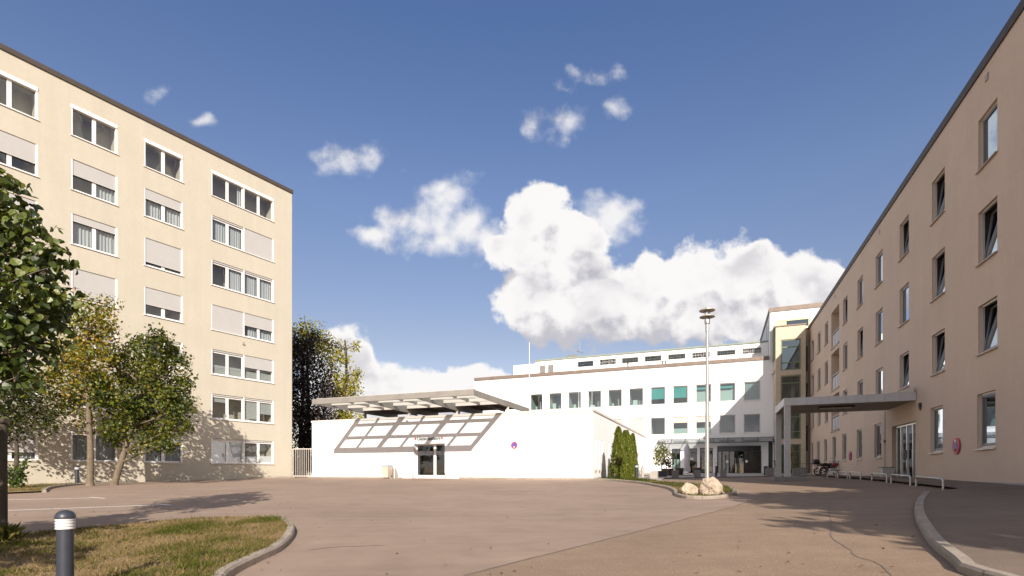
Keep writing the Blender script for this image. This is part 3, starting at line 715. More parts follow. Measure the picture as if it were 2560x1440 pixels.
# ------------------------------------------------------------------ three-storey white hospital building behind
FB = Fac(25.1077, 51.0, (.92768, -.37337))
white = building('hospital_building', 'long white three-storey hospital building with brown roof edge and square windows', FB)
wins = []
for i in range(11):
    x1 = -.67 - 2.262 * i; wins.append((x1 - 1.50, x1, 7.12, 8.98, i, 'u'))
for i in range(8):
    x1 = -.67 - 2.262 * i; wins.append((x1 - 1.50, x1, 3.92, 5.75, i, 'l'))
holes = [(a, c, z0, z1, .14, 3.0) for a, c, z0, z1, i, k in wins]
gd = [(FB.fx(1680), FB.fx(1701), -.3, FB.fz(1690, 1122), 'a'), (FB.fx(1721), FB.fx(1742.5), -.3, FB.fz(1730, 1121), 'b'), (FB.fx(1750), FB.fx(1782), -.3, FB.fz(1766, 1119.5), 'c')]
rv0, rv1 = FB.fx(1793), FB.fx(1902.5)
holes += [(a, c, z0, z1, .16, 3.0) for a, c, z0, z1, k in gd] + [(rv0, rv1, -.3, 2.62, .3, 4.0), (FB.fx(1921), FB.fx(1932), -.3, 2.95, .25, 1.0)]
b = MB(); wall_holes(b, P, -31.92, 4.3, -1.0, 11.03, holes, 0, 0, 1)
b.face([(-31.92, 0, -1), (-31.92, 14, -1), (-31.92, 14, 11.03), (-31.92, 0, 11.03)]); b.face([(-31.92, 14, -1), (4.3, 14, -1), (4.3, 14, 11.03), (-31.92, 14, 11.03)])
b.build('wall', [M['white_wall'], M['inner_light']], white)
# roof edge: metal panels with joints
xp = -31.97
while xp < .05:
    w = min(1.08, .10 - xp)
    q = MB(); q.box(.006, w - .006, -.09, .04, 0, .36); q.build('fascia_panel', M['fascia_brown'], white, (xp, 0, 11.01 + rnd.uniform(-.004, .004))); xp += w
b = MB(); b.box(-31.9, .1, .04, 14, 11.0, 11.30); b.build('roof', M['roof'], white)
# clerestory storey (chapel) with leaded windows
cy = 1.6
cl = [(FB.fx(pa, cy), FB.fx(pb, cy), FB.fz((pa + pb) / 2, pc, cy), FB.fz((pa + pb) / 2, pd, cy)) for pa, pb, pc, pd in
      ((1443.5, 1484, 902.5, 917), (1498, 1540, 897.5, 912), (1554, 1596, 893.5, 907.5), (1611, 1654, 889, 903.5), (1669.5, 1714, 884.5, 898.5), (1729.5, 1775, 880.5, 894.5), (1791.5, 1839, 875, 888.5), (1855, 1904, 869.5, 884))]
px0 = FB.fx(1338, cy)
b = MB(); wall_holes(b, lambda u, z, d: (u, cy + d, z), px0, .25, 11.2, 13.10, [(a, c, z0, z1, .12, .8) for a, c, z1, z0 in cl], 0, 0, 1)
b.face([(px0, cy, 11.2), (px0, 12, 11.2), (px0, 12, 13.1), (px0, cy, 13.1)]); b.build('clerestory_wall', [M['white_wall'], M['inner']], white)
b = MB(); b.box(px0 - .05, .3, cy - .10, 12, 13.10, 13.26); b.build('copper_roof', M['copper'], white)
b = MB(); b.box(FB.fx(1283.5, cy), px0 - .06, cy + .05, 9, 11.2, 12.86); b.build('plant_room', M['white_wall'], white)
for k, (a, c, z1, z0) in enumerate(cl):
    w = c - a; h = z1 - z0
    fr = link('window', frame_mesh(w, h, [], .05, .06, M['frame_grey'], name='window'), white, (a, cy + .05, z0))
    link('sill', sill_mesh(w, M['blind_beige'] if False else M['frame_pale'], .12, .05, .03), fr)
    link('pane', rect_mesh(w - .1, h - .1, M['pane_dark']), fr, (.05, .03, .05), (R(-9) if k in (1, 5, 7) else 0, 0, 0))
    q = MB(); rr = random.Random(k); x = .1            # leading
    q.box(.05, w - .05, .042, .05, h * .5 - .01, h * .5 + .01)
    while x < w - .12:
        q.box(x, x + .018, .042, .05, .05, h - .05)
        zz = rr.uniform(.15, h - .15); 
        if x + .2 < w - .1: q.box(x + .02, min(x + .3, w - .06), .0425, .0495, zz, zz + .016)
        x += rr.uniform(.12, .3)
    q.build('leading', M['film'], fr)
for pa, pb in ((1349.5, 1364), (1370, 1384.5)):
    a, c = FB.fx(pa, cy), FB.fx(pb, cy); q = MB(); z0, z1 = 11.45, FB.fz(1366, 912.5, cy)
    q.box(0, .04, 0, .05, 0, z1 - z0); q.box(c - a - .04, c - a, 0, .05, 0, z1 - z0); q.box(.04, c - a - .04, 0, .05, z1 - z0 - .04, z1 - z0); q.box(.04, c - a - .04, .03, .045, 0, z1 - z0 - .04)
    v = q.build('vent_grille', M['frame_grey'], white, (a, cy - .05, z0)); zz = .06
    while zz < z1 - z0 - .1:
        s = MB(); k0 = [(.04, 0, 0), (c - a - .04, 0, 0), (c - a - .04, .028, .07), (.04, .028, .07)]; s.face(k0); s.face([(x, y + .008, z - .012) for x, y, z in k0][::-1]); s.build('louvre_slat', M['conc_dark'], v, (0, 0, zz)); zz += .105
# square windows
for (a, c, z0, z1, i, k) in wins:
    w, h = c - a, z1 - z0
    fr = link('window', frame_mesh(w, h, [], .07, .06, M['frame_grey']), white, (a, .10, z0))
    link('sill', sill_mesh(w, M['frame_pale'], .13, .05, .04), fr)
    q_ = MB(); 
    link('pane', rect_mesh(w - .14, h - .14, M['pane_b']), fr, (.07, .03, .07))
    iw, ih = w - .14, h - .14
    if k == 'u' and i in (3, 4): link('blind', rect_mesh(iw * .95, ih * .64, M['teal'], 'blind'), fr, (.07, .05, .07 + ih * (.30 if i == 4 else .32)))
    if k == 'u' and i in (1, 2): link('blind', rect_mesh(iw * .88, ih * .13, M['teal'], 'blind'), fr, (.09, .05, .07 + ih * .74)); link('net_curtain', rect_mesh(iw, ih * .7, M['film'], 'net_curtain'), fr, (.07, .35, .07))
    if k == 'u' and i == 0:
        for q in range(11):
            s = MB(); s.face([(0, 0, 0), (.085, .05, 0), (.085, .05, ih * .93), (0, 0, ih * .93)]); s.build('blind_slat', M['curtain'], fr, (.08 + q * .122, .10, .07))
    if k == 'u' and i >= 5:   # things standing on the window boards
        r_ = random.Random(i * 7)
        q = MB(); q.box(.1 + r_.random() * .4, .5 + r_.random() * .4, .5, .8, .08, .3 + r_.random() * .5); q.box(.9, .98 + r_.random() * .4, .9, 1.1, .08, .5 + r_.random() * .6); q.build('cupboard', M['sign_white'], fr)
    if k == 'l' and i in (2, 3): link('blind', rect_mesh(iw, ih * .33, M['blind_beige'], 'blind'), fr, (.07, -.03, .07 + ih * .67)); link('frosted_film', rect_mesh(iw, ih * .32, M['film'], 'frosted_film'), fr, (.07, .04, .07))
    if k == 'l' and i in (5, 6, 7): link('blind', rect_mesh(iw + .06, ih * (1.0 if i == 5 else .95), M['blind_beige'], 'blind'), fr, (.04, -.03, .07 + (0 if i == 5 else ih * .05)))
    if k == 'l' and i in (0, 1):
        q = MB(); q.box(.07, w - .07, 1.2, 1.25, .07, h - .07); q.build('dim_room_sheet', M['inner'], fr)  # dark sheet standing in for the dim room, no real curtain
# glazed ground-floor doors
for (a, c, z0, z1, k) in gd:
    w, h = c - a, z1 + .18
    fr = link('glazed_door', frame_mesh(w, h, [w * .5] if k == 'a' else [], .07, .07, M['anthracite'], trans=(h - .45,), name='glazed_door'), white, (a, .08, -.18))
    link('pane', rect_mesh(w - .14, h - .14, M['pane_b'] if k == 'a' else M['pane_dark']), fr, (.07, .03, .07))
    if k != 'a':
        q = MB(); q.box(.07, w - .07, .8, .85, .07, h - .07); q.build('dim_room_sheet', M['inner'], fr)  # dark sheet added for the unlit interior seen through these doors
        q = MB(); [q.box(.12 + j * .12, .16 + j * .12, .012, .02, 1.30, 1.34) for j in range(int((w - .2) / .12))]; q.build('door_dots', M['film'], fr)
    if k == 'b':
        q = MB(); q.box(.12, .48, .0, .012, 1.42, 1.66); q.build('notice_sheet', M['sign_white'], fr)
    else: link('frosted_film', rect_mesh(w - .14, h * .5 if k == 'a' else .5, M['film'], 'frosted_film'), fr, (.07, .06, .2))
# curved revolving-door lobby
w = rv1 - rv0; cx0 = (rv0 + rv1) / 2
def arc(x, dep): return -dep * (1 - (2 * x / w) ** 2)
lob = MB(); n = 16
for j in range(n):
    xa, xb = -w / 2 + w * j / n, -w / 2 + w * (j + 1) / n; ya, yb = arc(xa, .75), arc(xb, .75)
    lob.face([(xa, ya, 2.05), (xb, yb, 2.05), (xb, yb, 2.58), (xa, ya, 2.58)]); lob.face([(xa, ya, 2.58), (xb, yb, 2.58), (xb, .3, 2.58), (xa, .3, 2.58)]); lob.face([(xa, ya, 2.05), (xb, yb, 2.05), (xb, .3, 2.05), (xa, .3, 2.05)])
lb = lob.build('revolving_door', M['anthracite'], white, (cx0, -.02, 0))
for j, xx in enumerate((-.5, -.40, -.23, -.10, .12, .22, .34, .5)):
    q = MB(); q.box(-.045, .045, -.045, .045, -.18, 2.06); q.build('door_post', M['black'], lb, (xx * w * .98, arc(xx * w * .98, .70), 0))
for xa, xb in ((-.5, -.40), (-.40, -.23), (-.23, -.10), (-.10, .12), (.12, .34), (.34, .5)):
    q = MB(); A, Bx = xa * w * .98, xb * w * .98; q.face([(A, arc(A, .70), -.16), (Bx, arc(Bx, .70), -.16), (Bx, arc(Bx, .70), 2.05), (A, arc(A, .70), 2.05)]); q.build('pane', M['pane_dark'], lb)
for xx, zz in ((-.27, 1.02), (.17, 1.05)):
    q = MB(); q.box(-.10, .10, -.01, .01, -.13, .13); q.build('notice_sheet', M['sign_white'], lb, (xx * w, arc(xx * w, .70) - .02, zz))
q = MB(); [q.box(xx, xx + .04, arc(xx, .70) - .012, arc(xx, .70) - .006, 1.32, 1.36) for xx in np.linspace(-.38 * w, .1 * w, 14)]; q.build('door_dots', M['film'], lb)
q = MB(); q.box(-w / 2, w / 2, .9, 1.0, -.2, 2.05); q.build('lobby_backing', M['inner'], lb)  # dark panel closing the view behind the revolving door
q = MB(); q.box(-.09 * w, .10 * w, .2, .24, -.16, .85); q.build('frosted_film', M['film'], lb)
# service door at the corner
w = FB.fx(1932) - FB.fx(1921); q = MB(); q.box(0, w, .1, .16, -.2, 2.95); q.build('service_door', M['anthracite'], white, (FB.fx(1921), 0, 0))
q = MB(); q.box(-.06, .06, -.03, 0, -.05, .07); q.build('switch_box', M['frame_grey'], white, (FB.fx(1786.5), 0, FB.fz(1786, 1148)))
q = MB(); q.box(-.05, .05, -.03, 0, -.14, .14); q.build('switch_box', M['frame_grey'], white, (FB.fx(1788), 0, FB.fz(1788, 1157)))
# small vent pipes on the eave
for px, py in ((1569.5, 914), (1656, 908.5), (1663.5, 908)):
    q = MB(); q.tube([(0, 0, -.1), (0, 0, .22)], .055, 8); q.tube([(0, 0, .22), (0, 0, .28)], .085, 8); q.build('vent_pipe', M['black'], white, (FB.fx(px, -.02), .0, FB.fz(px, py, 0)))

# tall white block behind the stair tower
FT = FB
block = building('tall_block', 'tall white block with brown roof edge rising behind the beige stair tower', FB)
b = MB(); bx0 = .17; bt = 15.65
z0w, z1w = 13.9, FB.fz(1980, 797.5, .05)
wx0, wx1 = FB.fx(1939, .05), FB.fx(2025, .05)
wall_holes(b, lambda u, z, d: (u, .05 + d, z), bx0, 9.5, 11.0, bt, [(wx0, wx1, z0w, z1w, .1, 1.0)], 0, 0, 1)
b.face([(bx0, .05, 11), (bx0, 16, 11), (bx0, 16, bt), (bx0, .05, bt)]); b.face([(9.5, .05, -1), (9.5, 16, -1), (9.5, 16, bt), (9.5, .05, bt)]); b.face([(bx0, 16, -1), (9.5, 16, -1), (9.5, 16, bt), (bx0, 16, bt)])
b.build('wall', [M['white_wall'], M['inner']], block)
b = MB(); b.box(bx0 - .07, 9.6, -.03, .25, bt, bt + .42); b.box(bx0 - .07, bx0 + .15, .25, 16.1, bt, bt + .42); b.build('fascia', M['fascia_brown'], block)
b = MB(); b.box(bx0 + .15, 9.5, .25, 16, bt - .1, bt + .1); b.build('roof', M['roof'], block)
fr = link('window', frame_mesh(wx1 - wx0, z1w - z0w, [(wx1 - wx0) * .30], .12, .08, M['green_pale'], name='window'), block, (wx0, .08, z0w))
link('pane', rect_mesh((wx1 - wx0) * .66, z1w - z0w - .2, M['pane_r']), fr, ((wx1 - wx0) * .31, .04, .1))
q = MB(); q.box(.12, (wx1 - wx0) * .29, .02, .05, .1, z1w - z0w - .12); q.build('green_panel', M['green_pale'], fr)
for px, z0_, z1_ in ((1917, 11.6, 15.2), (1929, 11.3, 14.6)):     # rain pipes and lightning wire on the shaded flank
    q = MB(); q.tube([(bx0 - .05, 1.0 if px == 1929 else 3.4, z0_), (bx0 - .05, 1.0 if px == 1929 else 3.4, z1_)], .03, 6); q.build('drain_pipe', M['frame_grey'], block)

# beige stair tower
TD = 1.8
tower = building('stair_tower', 'beige slat-clad stair tower with tall green-framed windows beside the porch', FB)
tx0 = .528; tx1 = FB.fx(2014, -TD); tt = FB.fz(1941, 817.5, -TD)
ww0, ww1 = FB.fx(1952.7, -TD), FB.fx(2001.5, -TD)
TW = [(12.42, 9.55), (9.02, 6.18), (5.85, 3.10), (2.60, -.25)]
b = MB(); wall_holes(b, lambda u, z, d: (u, -TD + d, z), tx0, tx1, -1, tt, [(ww0, ww1, z0, z1, .16, 1.4) for z1, z0 in TW], 0, 0, 1)
b.face([(tx0, -TD, -1), (tx0, .04, -1), (tx0, .04, tt), (tx0, -TD, tt)]); b.face([(tx1, -TD, -1), (tx1, .04, -1), (tx1, .04, tt), (tx1, -TD, tt)])
rx1 = 5.2; b.face([(tx1, -.6, -1), (rx1, -.6, -1), (rx1, -.6, tt - .15), (tx1, -.6, tt - .15)])
b.build('wall', [M['clad_back'], M['inner_light']], tower)
sl = MB(); z = -.6
while z < tt - .12:
    cut = [(ww0 - .05, ww1 + .05)] if any(z0 - .06 < z + .045 < z1 + .06 for z1, z0 in TW) else []
    segs = [(tx0 - .012, ww0 - .05), (ww1 + .05, tx1 + .012)] if cut else [(tx0 - .012, tx1 + .012)]
    for a, c in segs: sl.box(a, c, -TD - .022, -TD - .002, z, z + .083)
    sl.box(tx0 - .022, tx0 - .002, -TD, -.02, z, z + .083); sl.box(tx1 + .002, tx1 + .022, -TD, -.62, z, z + .083); sl.box(tx1 + .024, rx1, -.622, -.602, z, z + .083); z += .108
tag(sl.build('cladding', M['clad'], tower), kind='stuff')
b = MB(); b.box(tx0 - .07, tx1 + .07, -TD - .09, .03, tt - .02, tt + .10); b.box(tx1 + .075, rx1, -.70, .03, tt - .17, tt - .07); b.build('roof', M['fascia_brown'], tower)
for (z1, z0) in TW:
    w, h = ww1 - ww0, z1 - z0
    fr = link('window', frame_mesh(w, h, [], .08, .09, M['green_frame'], .08, (h * .25, h * .76), 'window'), tower, (ww0, -TD + .04, z0))
    link('pane', rect_mesh(w - .16, h - .16, M['pane_r'] if z1 > 10 else M['pane_dark']), fr, (.08, .05, .08))
    q = MB(); q.box(w * .86, w * .86 + .03, .12, .15, .08, h - .08); q.box(w * .55, w * .55 + .28, .5, .8, .1, h * .6); q.build('stair_rail', M['frame_grey'], fr)
for zz in (11.9, 8.4, 4.4):          # dark openings in the recess and ledges on the flank
    q = MB(); q.box(tx1 + .10, tx1 + .32, -.66, -.61, zz - 2.4, zz); q.build('recess_window', M['black'], tower)
for py in (888,):
    q = MB(); q.box(tx0 - .16, tx0 - .03, -1.2, -.1, FB.fz(1935, 905, 0), FB.fz(1935, 822, 0)); q.build('green_side_window', M['green_frame'], tower)
    q = MB(); q.box(tx0 - .24, tx0 - .03, -1.3, -.05, FB.fz(1935, 937, 0), FB.fz(1935, 931, 0)); q.build('side_ledge', M['clad'], tower)

# ------------------------------------------------------------------ right: tan four-storey wing in shade
FR = Fac(17.9942, 23.1838, (-.36085, -.93262))
right = building('hospital_wing', 'tan four-storey hospital wing in shade with balconies and rows of tall windows', FR)
rt = 13.43
NEAR = 15.2
RTOP = [2.64, 5.62, 8.80, 11.92]; RBOT = [.80, 3.99, 7.03, 10.20]
RW = []
for s in (-15.2, -11.2, -7.15, -3.13, .86, 4.85, 8.75, 12.62, 18.98, 22.05, 25.15):
    for r in (1, 2, 3): RW.append((-s - 1.28, -s, RBOT[r], RTOP[r], r, s))
for s in (-15.1, -11.1, -7.03, -2.93, 5.10, 8.97, 12.92, 16.12, 19.36, 22.44, 25.47): RW.append((-s - 1.25, -s, RBOT[0], RTOP[0], 0, s))
DX0, DX1 = -3.28, 0.0
BAL = [(-17.75, -15.05, 9.35, 12.10), (-17.75, -15.05, 6.15, 8.95), (-17.75, -15.05, 3.05, 5.75)]
holes = [(a, c, z0, z1, .15, .8) for a, c, z0, z1, r, s in RW] + [(DX0, DX1, -.34, 2.28, .2, 1.6)] + [(a, c, z0, z1, 1.7, None) for a, c, z0, z1 in BAL]
b = MB(); wall_holes(b, P, -29.0, NEAR, -1.2, rt, holes, 0, 0, 1)
for a, c, z0, z1 in BAL: b.face([(a, 1.7, z0), (c, 1.7, z0), (c, 1.7, z1), (a, 1.7, z1)])
b.face([(NEAR, 0, -1.5), (NEAR, 15, -1.5), (NEAR, 15, rt), (NEAR, 0, rt)]); b.face([(-29, 0, -1), (-29, 15, -1), (-29, 15, rt), (-29, 0, rt)]); b.face([(-29, 15, -1), (NEAR, 15, -1), (NEAR, 15, rt), (-29, 15, rt)])
b.build('wall', [M['tan'], M['inner']], right)
b = MB(); b.box(-29.05, NEAR + .06, -.06, .2, rt - .01, rt + .31); b.box(NEAR - .15, NEAR + .06, .2, 15, rt - .01, rt + .31); b.build('fascia', M['fascia'], right)
b = MB(); b.box(-29, NEAR - .15, .2, 15, rt - .1, rt + .1); b.build('roof', M['roof'], right)
b = MB(); b.box(-29, NEAR + .012, -.015, .01, -1.2, -.33); b.build('plinth', M['conc'], right)
tilted = {(1, -3.13), (2, -3.13), (3, -3.13), (1, .86), (3, .86), (1, -7.15), (2, -7.15), (2, 8.75), (3, 12.62), (1, 22.05)}
dark = {(3, 22.05), (2, 22.05), (1, 18.98), (3, 8.75), (0, 22.44)}
for (a, c, z0, z1, r, s) in RW:
    w, h = c - a, z1 - z0
    fr = link('window', frame_mesh(w, h, [], .06, .07, M['frame_grey']), right, (a, .09, z0))
    link('sill', sill_mesh(w, M['sill_dark'] if r else M['sill'], .17, .04, .02), fr)
    t = (r, s) in tilted
    sash = link('sash', frame_mesh(w - .12, h - .12, [], .07, .05, M['frame_grey'], name='sash'), fr, (.06, .02, .06), (R(-8) if t else 0, 0, 0))
    sash.name = 'pane'
    # glazing fills the sash
    me = cached(('sashglass', round(w, 3), round(h, 3)), lambda: (lambda q: (q.box(0, .06, 0, .05, 0, h - .12), q.box(w - .18, w - .12, 0, .05, 0, h - .12), q.box(.06, w - .18, 0, .05, 0, .10 if z0 < 2 else .06), q.box(.06, w - .18, 0, .05, h - .18, h - .12),
        q.face([(.06, .025, .06), (w - .18, .025, .06), (w - .18, .025, h - .18), (.06, .025, h - .18)], 1), q.mesh('pane', [M['sash'], M['pane_r']]))[-1])(MB()))
    sash.data = me
    if (r, s) == (0, -7.03): link('roller_blind', rect_mesh(w - .2, h - .25, M['blind_beige'], 'roller_blind'), fr, (.1, .16, .12))
for (a, c, z0, z1) in BAL:
    q = MB(); q.box(.02, c - a - .02, .10, .14, .12, 1.02); bp = q.build('balcony_panel', M['porch'], right, (a, 0, z0))
    q = MB(); q.box(.0, c - a, .06, .18, 1.10, 1.15); q.build('hand_rail', M['frame_grey'], bp)
    for k in (1, 2): q = MB(); q.box((c - a) * k / 3 - .012, (c - a) * k / 3 + .012, .085, .098, .12, 1.02); q.build('panel_joint', M['conc_dark'], bp)
    q = MB(); q.box(-.05, c - a + .05, -.06, .10, -.08, .02); q.build('balcony_edge', M['sill_dark'], bp)
    q = MB(); q.box(.5, 1.5, 1.62, 1.69, .05, 2.2); q.build('balcony_door', M['inner'], bp)
# entrance doors of the wing
w, h = DX1 - DX0, 2.60
dd = link('door', frame_mesh(w, h, [(w * .25, .10), (w * .5, .10), (w * .75, .10)], .09, .08, M['stainless'], name='door'), right, (DX0, .14, -.32))
for k in range(4):
    link('pane', rect_mesh(w * .25 - .12, h - .18, M['pane_door']), dd, (w * .25 * k + .07, .04, .09))
for xx in (w * .5 - .13, w * .5 + .05):
    q = MB(); q.box(0, .08, -.07, -.03, .95, 1.35); q.build('handle', M['anthracite'], dd, (xx, 0, 0))
# lights, cable and pipes on the wing
q = MB(); q.box(-.05, .05, -.10, 0, -.10, .10); q.tube([(0, -.05, -.10), (0, -.05, -.22)], .035, 8); q.build('wall_lamp', M['anthracite'], right, (FR.fx(2303.5), 0, FR.fz(2303, 1013)))
q = MB(); q.tube([(0, -.02, 3.2), (0, -.02, -.3)], .012, 5); q.box(-.05, .05, -.07, -.005, 1.55, 1.68); q.build('wall_cable', M['conc_dark'], right, (FR.fx(2213.5), 0, 0))
q = MB(); q.box(-.2, .2, -.02, -.002, -.28, .28); q.build('wall_hatch', M['tan'], right, (FR.fx(2295.5), 0, FR.fz(2295, 1122)))
for px, py in ((2468, 193), (2199, 580), (2088, 741)):
    q = MB(); q.box(-.09, .09, -.03, -.002, -.11, .11); q.build('wall_vent', M['sill_dark'], right, (FR.fx(px), 0, FR.fz(px, py)))
# ------------------------------------------------------------------ glass canopy over the ambulance entrance
def vp(px, py, Y): return Vector(((px - CX) / FPX * Y, Y, EYE + (HOR - py) / FPX * Y))
cano = thing('glass_canopy', 'large cantilevered steel and glass canopy over the ambulance entrance of the white pavilion', 'canopy', (FP.o.x, FP.o.y, EYE), FP.rz)
CX0, CX1, CY0, CY1, CZ = -16.15, -5.30, -5.0, 4.0, 4.10
q = MB(); q.box(CX0, CX1, CY0, CY0 + .16, CZ, CZ + .31)
q.build('front_beam', M['steel_frame'], cano)
q = MB(); q.box(CX0 + .4, CX1 - .02, CY0 + .03, CY0 + .14, CZ + .315, CZ + .335); q.build('edge_flashing', M['frame_grey'], cano)
def beam(x, w, drop, name='cross_beam'):
    q = MB(); y0, y1 = CY0 + .165, CY1
    prof = [(y0, CZ + .30), (y1, CZ + .30), (y1, CZ - .02), (.1, CZ - drop), (y0, CZ + .02)]
    q.prism([(a, c) for a, c in prof], x - w / 2, x + w / 2, 0, lambda a, c, z: (z, a, c)); return q.build(name, M['steel_frame'], cano)
xs = [CX0 + .08, CX0 + (CX1 - CX0) / 3, CX0 + 2 * (CX1 - CX0) / 3, CX1 - .08]
for k, x in enumerate(xs):
    beam(x, .13, .04 if k in (0, 3) else .13, 'side_beam' if k in (0, 3) else 'cross_beam')
    q = MB(); q.box(x - .06, x + .06, .02, .16, 3.73, CZ - .04); q.box(x - .12, x + .12, -.02, .2, 3.722, 3.75); q.build('support_post', M['frame_pale'] if k else M['anthracite'], cano)
ys = [CY0 + .18, -3.42, -1.85, -.25]
for y in ys[1:]:
    q = MB()
    for xa, xb in zip(xs, xs[1:]): q.box(xa + .085, xb - .085, y - .05, y + .05, CZ + .12, CZ + .29)
    q.build('purlin', M['frame_pale'], cano)
for xa, xb in zip(xs, xs[1:]):
    xm = (xa + xb) / 2; q = MB()
    for ya, yb in zip([CY0 + .165] + [y + .055 for y in ys[1:]], [y - .055 for y in ys[1:]] + [CY1]): q.box(xm - .05, xm + .05, ya, yb, CZ + .14, CZ + .28)
    q.build('rib', M['steel_frame'], cano)
    for x0, x1 in ((xa + .02, xm - .005), (xm + .005, xb - .02)):
        for ya, yb in zip(ys, ys[1:]):
            q = MB(); q.face([(0, 0, 0), (x1 - x0, 0, 0), (x1 - x0, yb - ya - .02, 0), (0, yb - ya - .02, 0)]); q.build('pane', M['pane_roof'], cano, (x0, ya + .01, CZ + .315))
q = MB(); q.box(CX0 + .17, CX1 - .17, -.19, CY1, CZ + .292, CZ + .305); q.build('soffit', M['soffit'], cano)
q = MB(); q.box(CX0 + .1, CX1 - .1, -.2, CY1, CZ + .31, CZ + .35); q.build('roof', M['frame_grey'], cano)

# ------------------------------------------------------------------ porch on two columns in front of the wing
porch = thing('entrance_porch', 'flat grey metal porch roof on two square columns in front of the tan wing', 'porch', (FR.o.x, FR.o.y, EYE), FR.rz)
QX0, QX1, QY = -3.85, .15, -5.25
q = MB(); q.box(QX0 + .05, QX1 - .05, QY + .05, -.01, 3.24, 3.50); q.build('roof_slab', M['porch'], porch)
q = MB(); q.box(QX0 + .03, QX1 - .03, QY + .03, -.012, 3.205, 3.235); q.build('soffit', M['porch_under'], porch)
yy = [QY, -4.3, -2.7, -1.2, -.012]
for a, c in zip(yy, yy[1:]):
    for x0, x1 in ((QX1 - .045, QX1), (QX0, QX0 + .045)):
        q = MB(); q.box(x0, x1, a + .004, c - .004, 3.18, 3.54); q.build('fascia_panel', M['porch'], porch)
for a, c in ((QX0 + .05, -1.85), (-1.85, QX1 - .05)):
    q = MB(); q.box(a + .004, c - .004, QY, QY + .045, 3.18, 3.54); q.build('fascia_panel', M['porch'], porch)
base_z = gz(*FR.w(0, -5)) - EYE
for x, y in ((QX1 - .16, QY + .16), (QX0 + .16, QY + .16)):
    q = MB(); q.box(x - .13, x + .13, y - .13, y + .13, base_z - .1, 3.20); q.build('column', M['column'], porch)
q = MB(); q.box(QX1 - .85, QX1 + .45, QY - .45, QY + .85, base_z - .3, base_z + .20); q.build('column_base', M['conc_dark'], porch)
q = MB(); q.box(-1.5, -1.0, -3.6, -2.1, 3.13, 3.19); ly = q.build('ceiling_light', M['black'], porch)
q = MB(); q.box(-1.45, -1.05, -3.5, -2.2, 3.11, 3.128); q.build('diffuser', M['frame_grey'], ly)
q = MB(); q.prism([(0, 0), (.9, 0), (.9, .22)], QX1 - .3, QX1 - .02, 0, lambda a, c, z: (z, -1.0 + a, 3.55 + c)); q.build('wall_flashing', M['frame_grey'], porch)

# ------------------------------------------------------------------ glass canopy over the main entrance
ent = thing('entrance_canopy', 'narrow grey glass canopy on steel brackets along the main entrance of the white building', 'canopy', (FB.o.x, FB.o.y, EYE), FB.rz)
ex0, ex1 = FB.fx(1646), .45
q = MB(); q.box(ex0, ex1, -.10, -.003, 3.36, 3.46); q.build('wall_rail', M['anthracite'], ent)
q = MB(); q.box(ex0, ex1, -1.32, -1.24, 2.88, 2.96); q.build('gutter', M['anthracite'], ent)
M['pane_canopy'] = glass('pane_canopy', (.30, .34, .34), 1.5, .06)
nb = 8
for k in range(nb + 1):
    x = ex0 + .04 + (ex1 - ex0 - .08) * k / nb
    q = MB(); q.prism([(-.1, 3.44), (-1.24, 2.98), (-1.24, 2.90), (-.5, 3.12), (-.1, 3.14)], x - .03, x + .03, 0, lambda a, c, z: (z, a, c)); q.build('bracket', M['anthracite'], ent)
    if k < nb:
        x2 = ex0 + .04 + (ex1 - ex0 - .08) * (k + 1) / nb
        q = MB(); q.face([(x + .035, -.1, 3.46), (x2 - .035, -.1, 3.46), (x2 - .035, -1.30, 2.985), (x + .035, -1.30, 2.985)]); q.build('pane', M['pane_canopy'], ent)

# ------------------------------------------------------------------ roads, kerbs, lawns
def poly(pts, lift=0.): return [gp(x, y, lift) for x, y in pts]
seamL = poly([(1160, 1440), (1330, 1396), (1560, 1338), (1800, 1276), (1860, 1258), (1893, 1244), (1862, 1230), (1840, 1221)])
drive = [Vector((-2.0, -30)), Vector((-1.2, 3))] + seamL + [at(1700, 24.5), at(1655, 31), at(1660, 36), at(1700, 40), Vector((27, 46.5)), Vector((24.3, 38.5)), Vector((18.6, 24)), Vector((40, -30))]
tag(sheet('driveway', drive, M['asphalt2'], .004, .7), kind='structure')
# bitumen seam and crack, thin ribbons
def ribbon(name, pts, w, m_, lift, kind='structure', step=.25, wob=0.):
    P_ = dense(pts, step); v = []; f = []
    for i, p in enumerate(P_):
        t = (P_[min(i + 1, len(P_) - 1)] - P_[max(0, i - 1)]).normalized(); n = Vector((t.y, -t.x)); p = p + n * rnd.uniform(-wob, wob)
        for s in (-.5, .5): a = p + n * (w * s); v.append((a.x, a.y, gz(a.x, a.y) + lift))
    for i in range(len(P_) - 1): f.append((2 * i, 2 * i + 1, 2 * i + 3, 2 * i + 2))
    me = bpy.data.meshes.new(name); me.from_pydata(v, [], f); me.materials.append(m_); return tag(link(name, me), kind=kind)
ribbon('road_seam', seamL[:6], .035, M['seam'], .008, wob=.008)
ribbon('road_crack', poly([(2232, 1440), (2195, 1412), (2165, 1398), (2125, 1388), (2133, 1378), (2110, 1366), (2082, 1345), (2078, 1310), (2074, 1286)]), .015, M['seam'], .008, wob=.02)
ribbon('road_crack', poly([(2074, 1286), (2073, 1268), (2075, 1254)]), .02, M['seam'], .008, wob=.01)
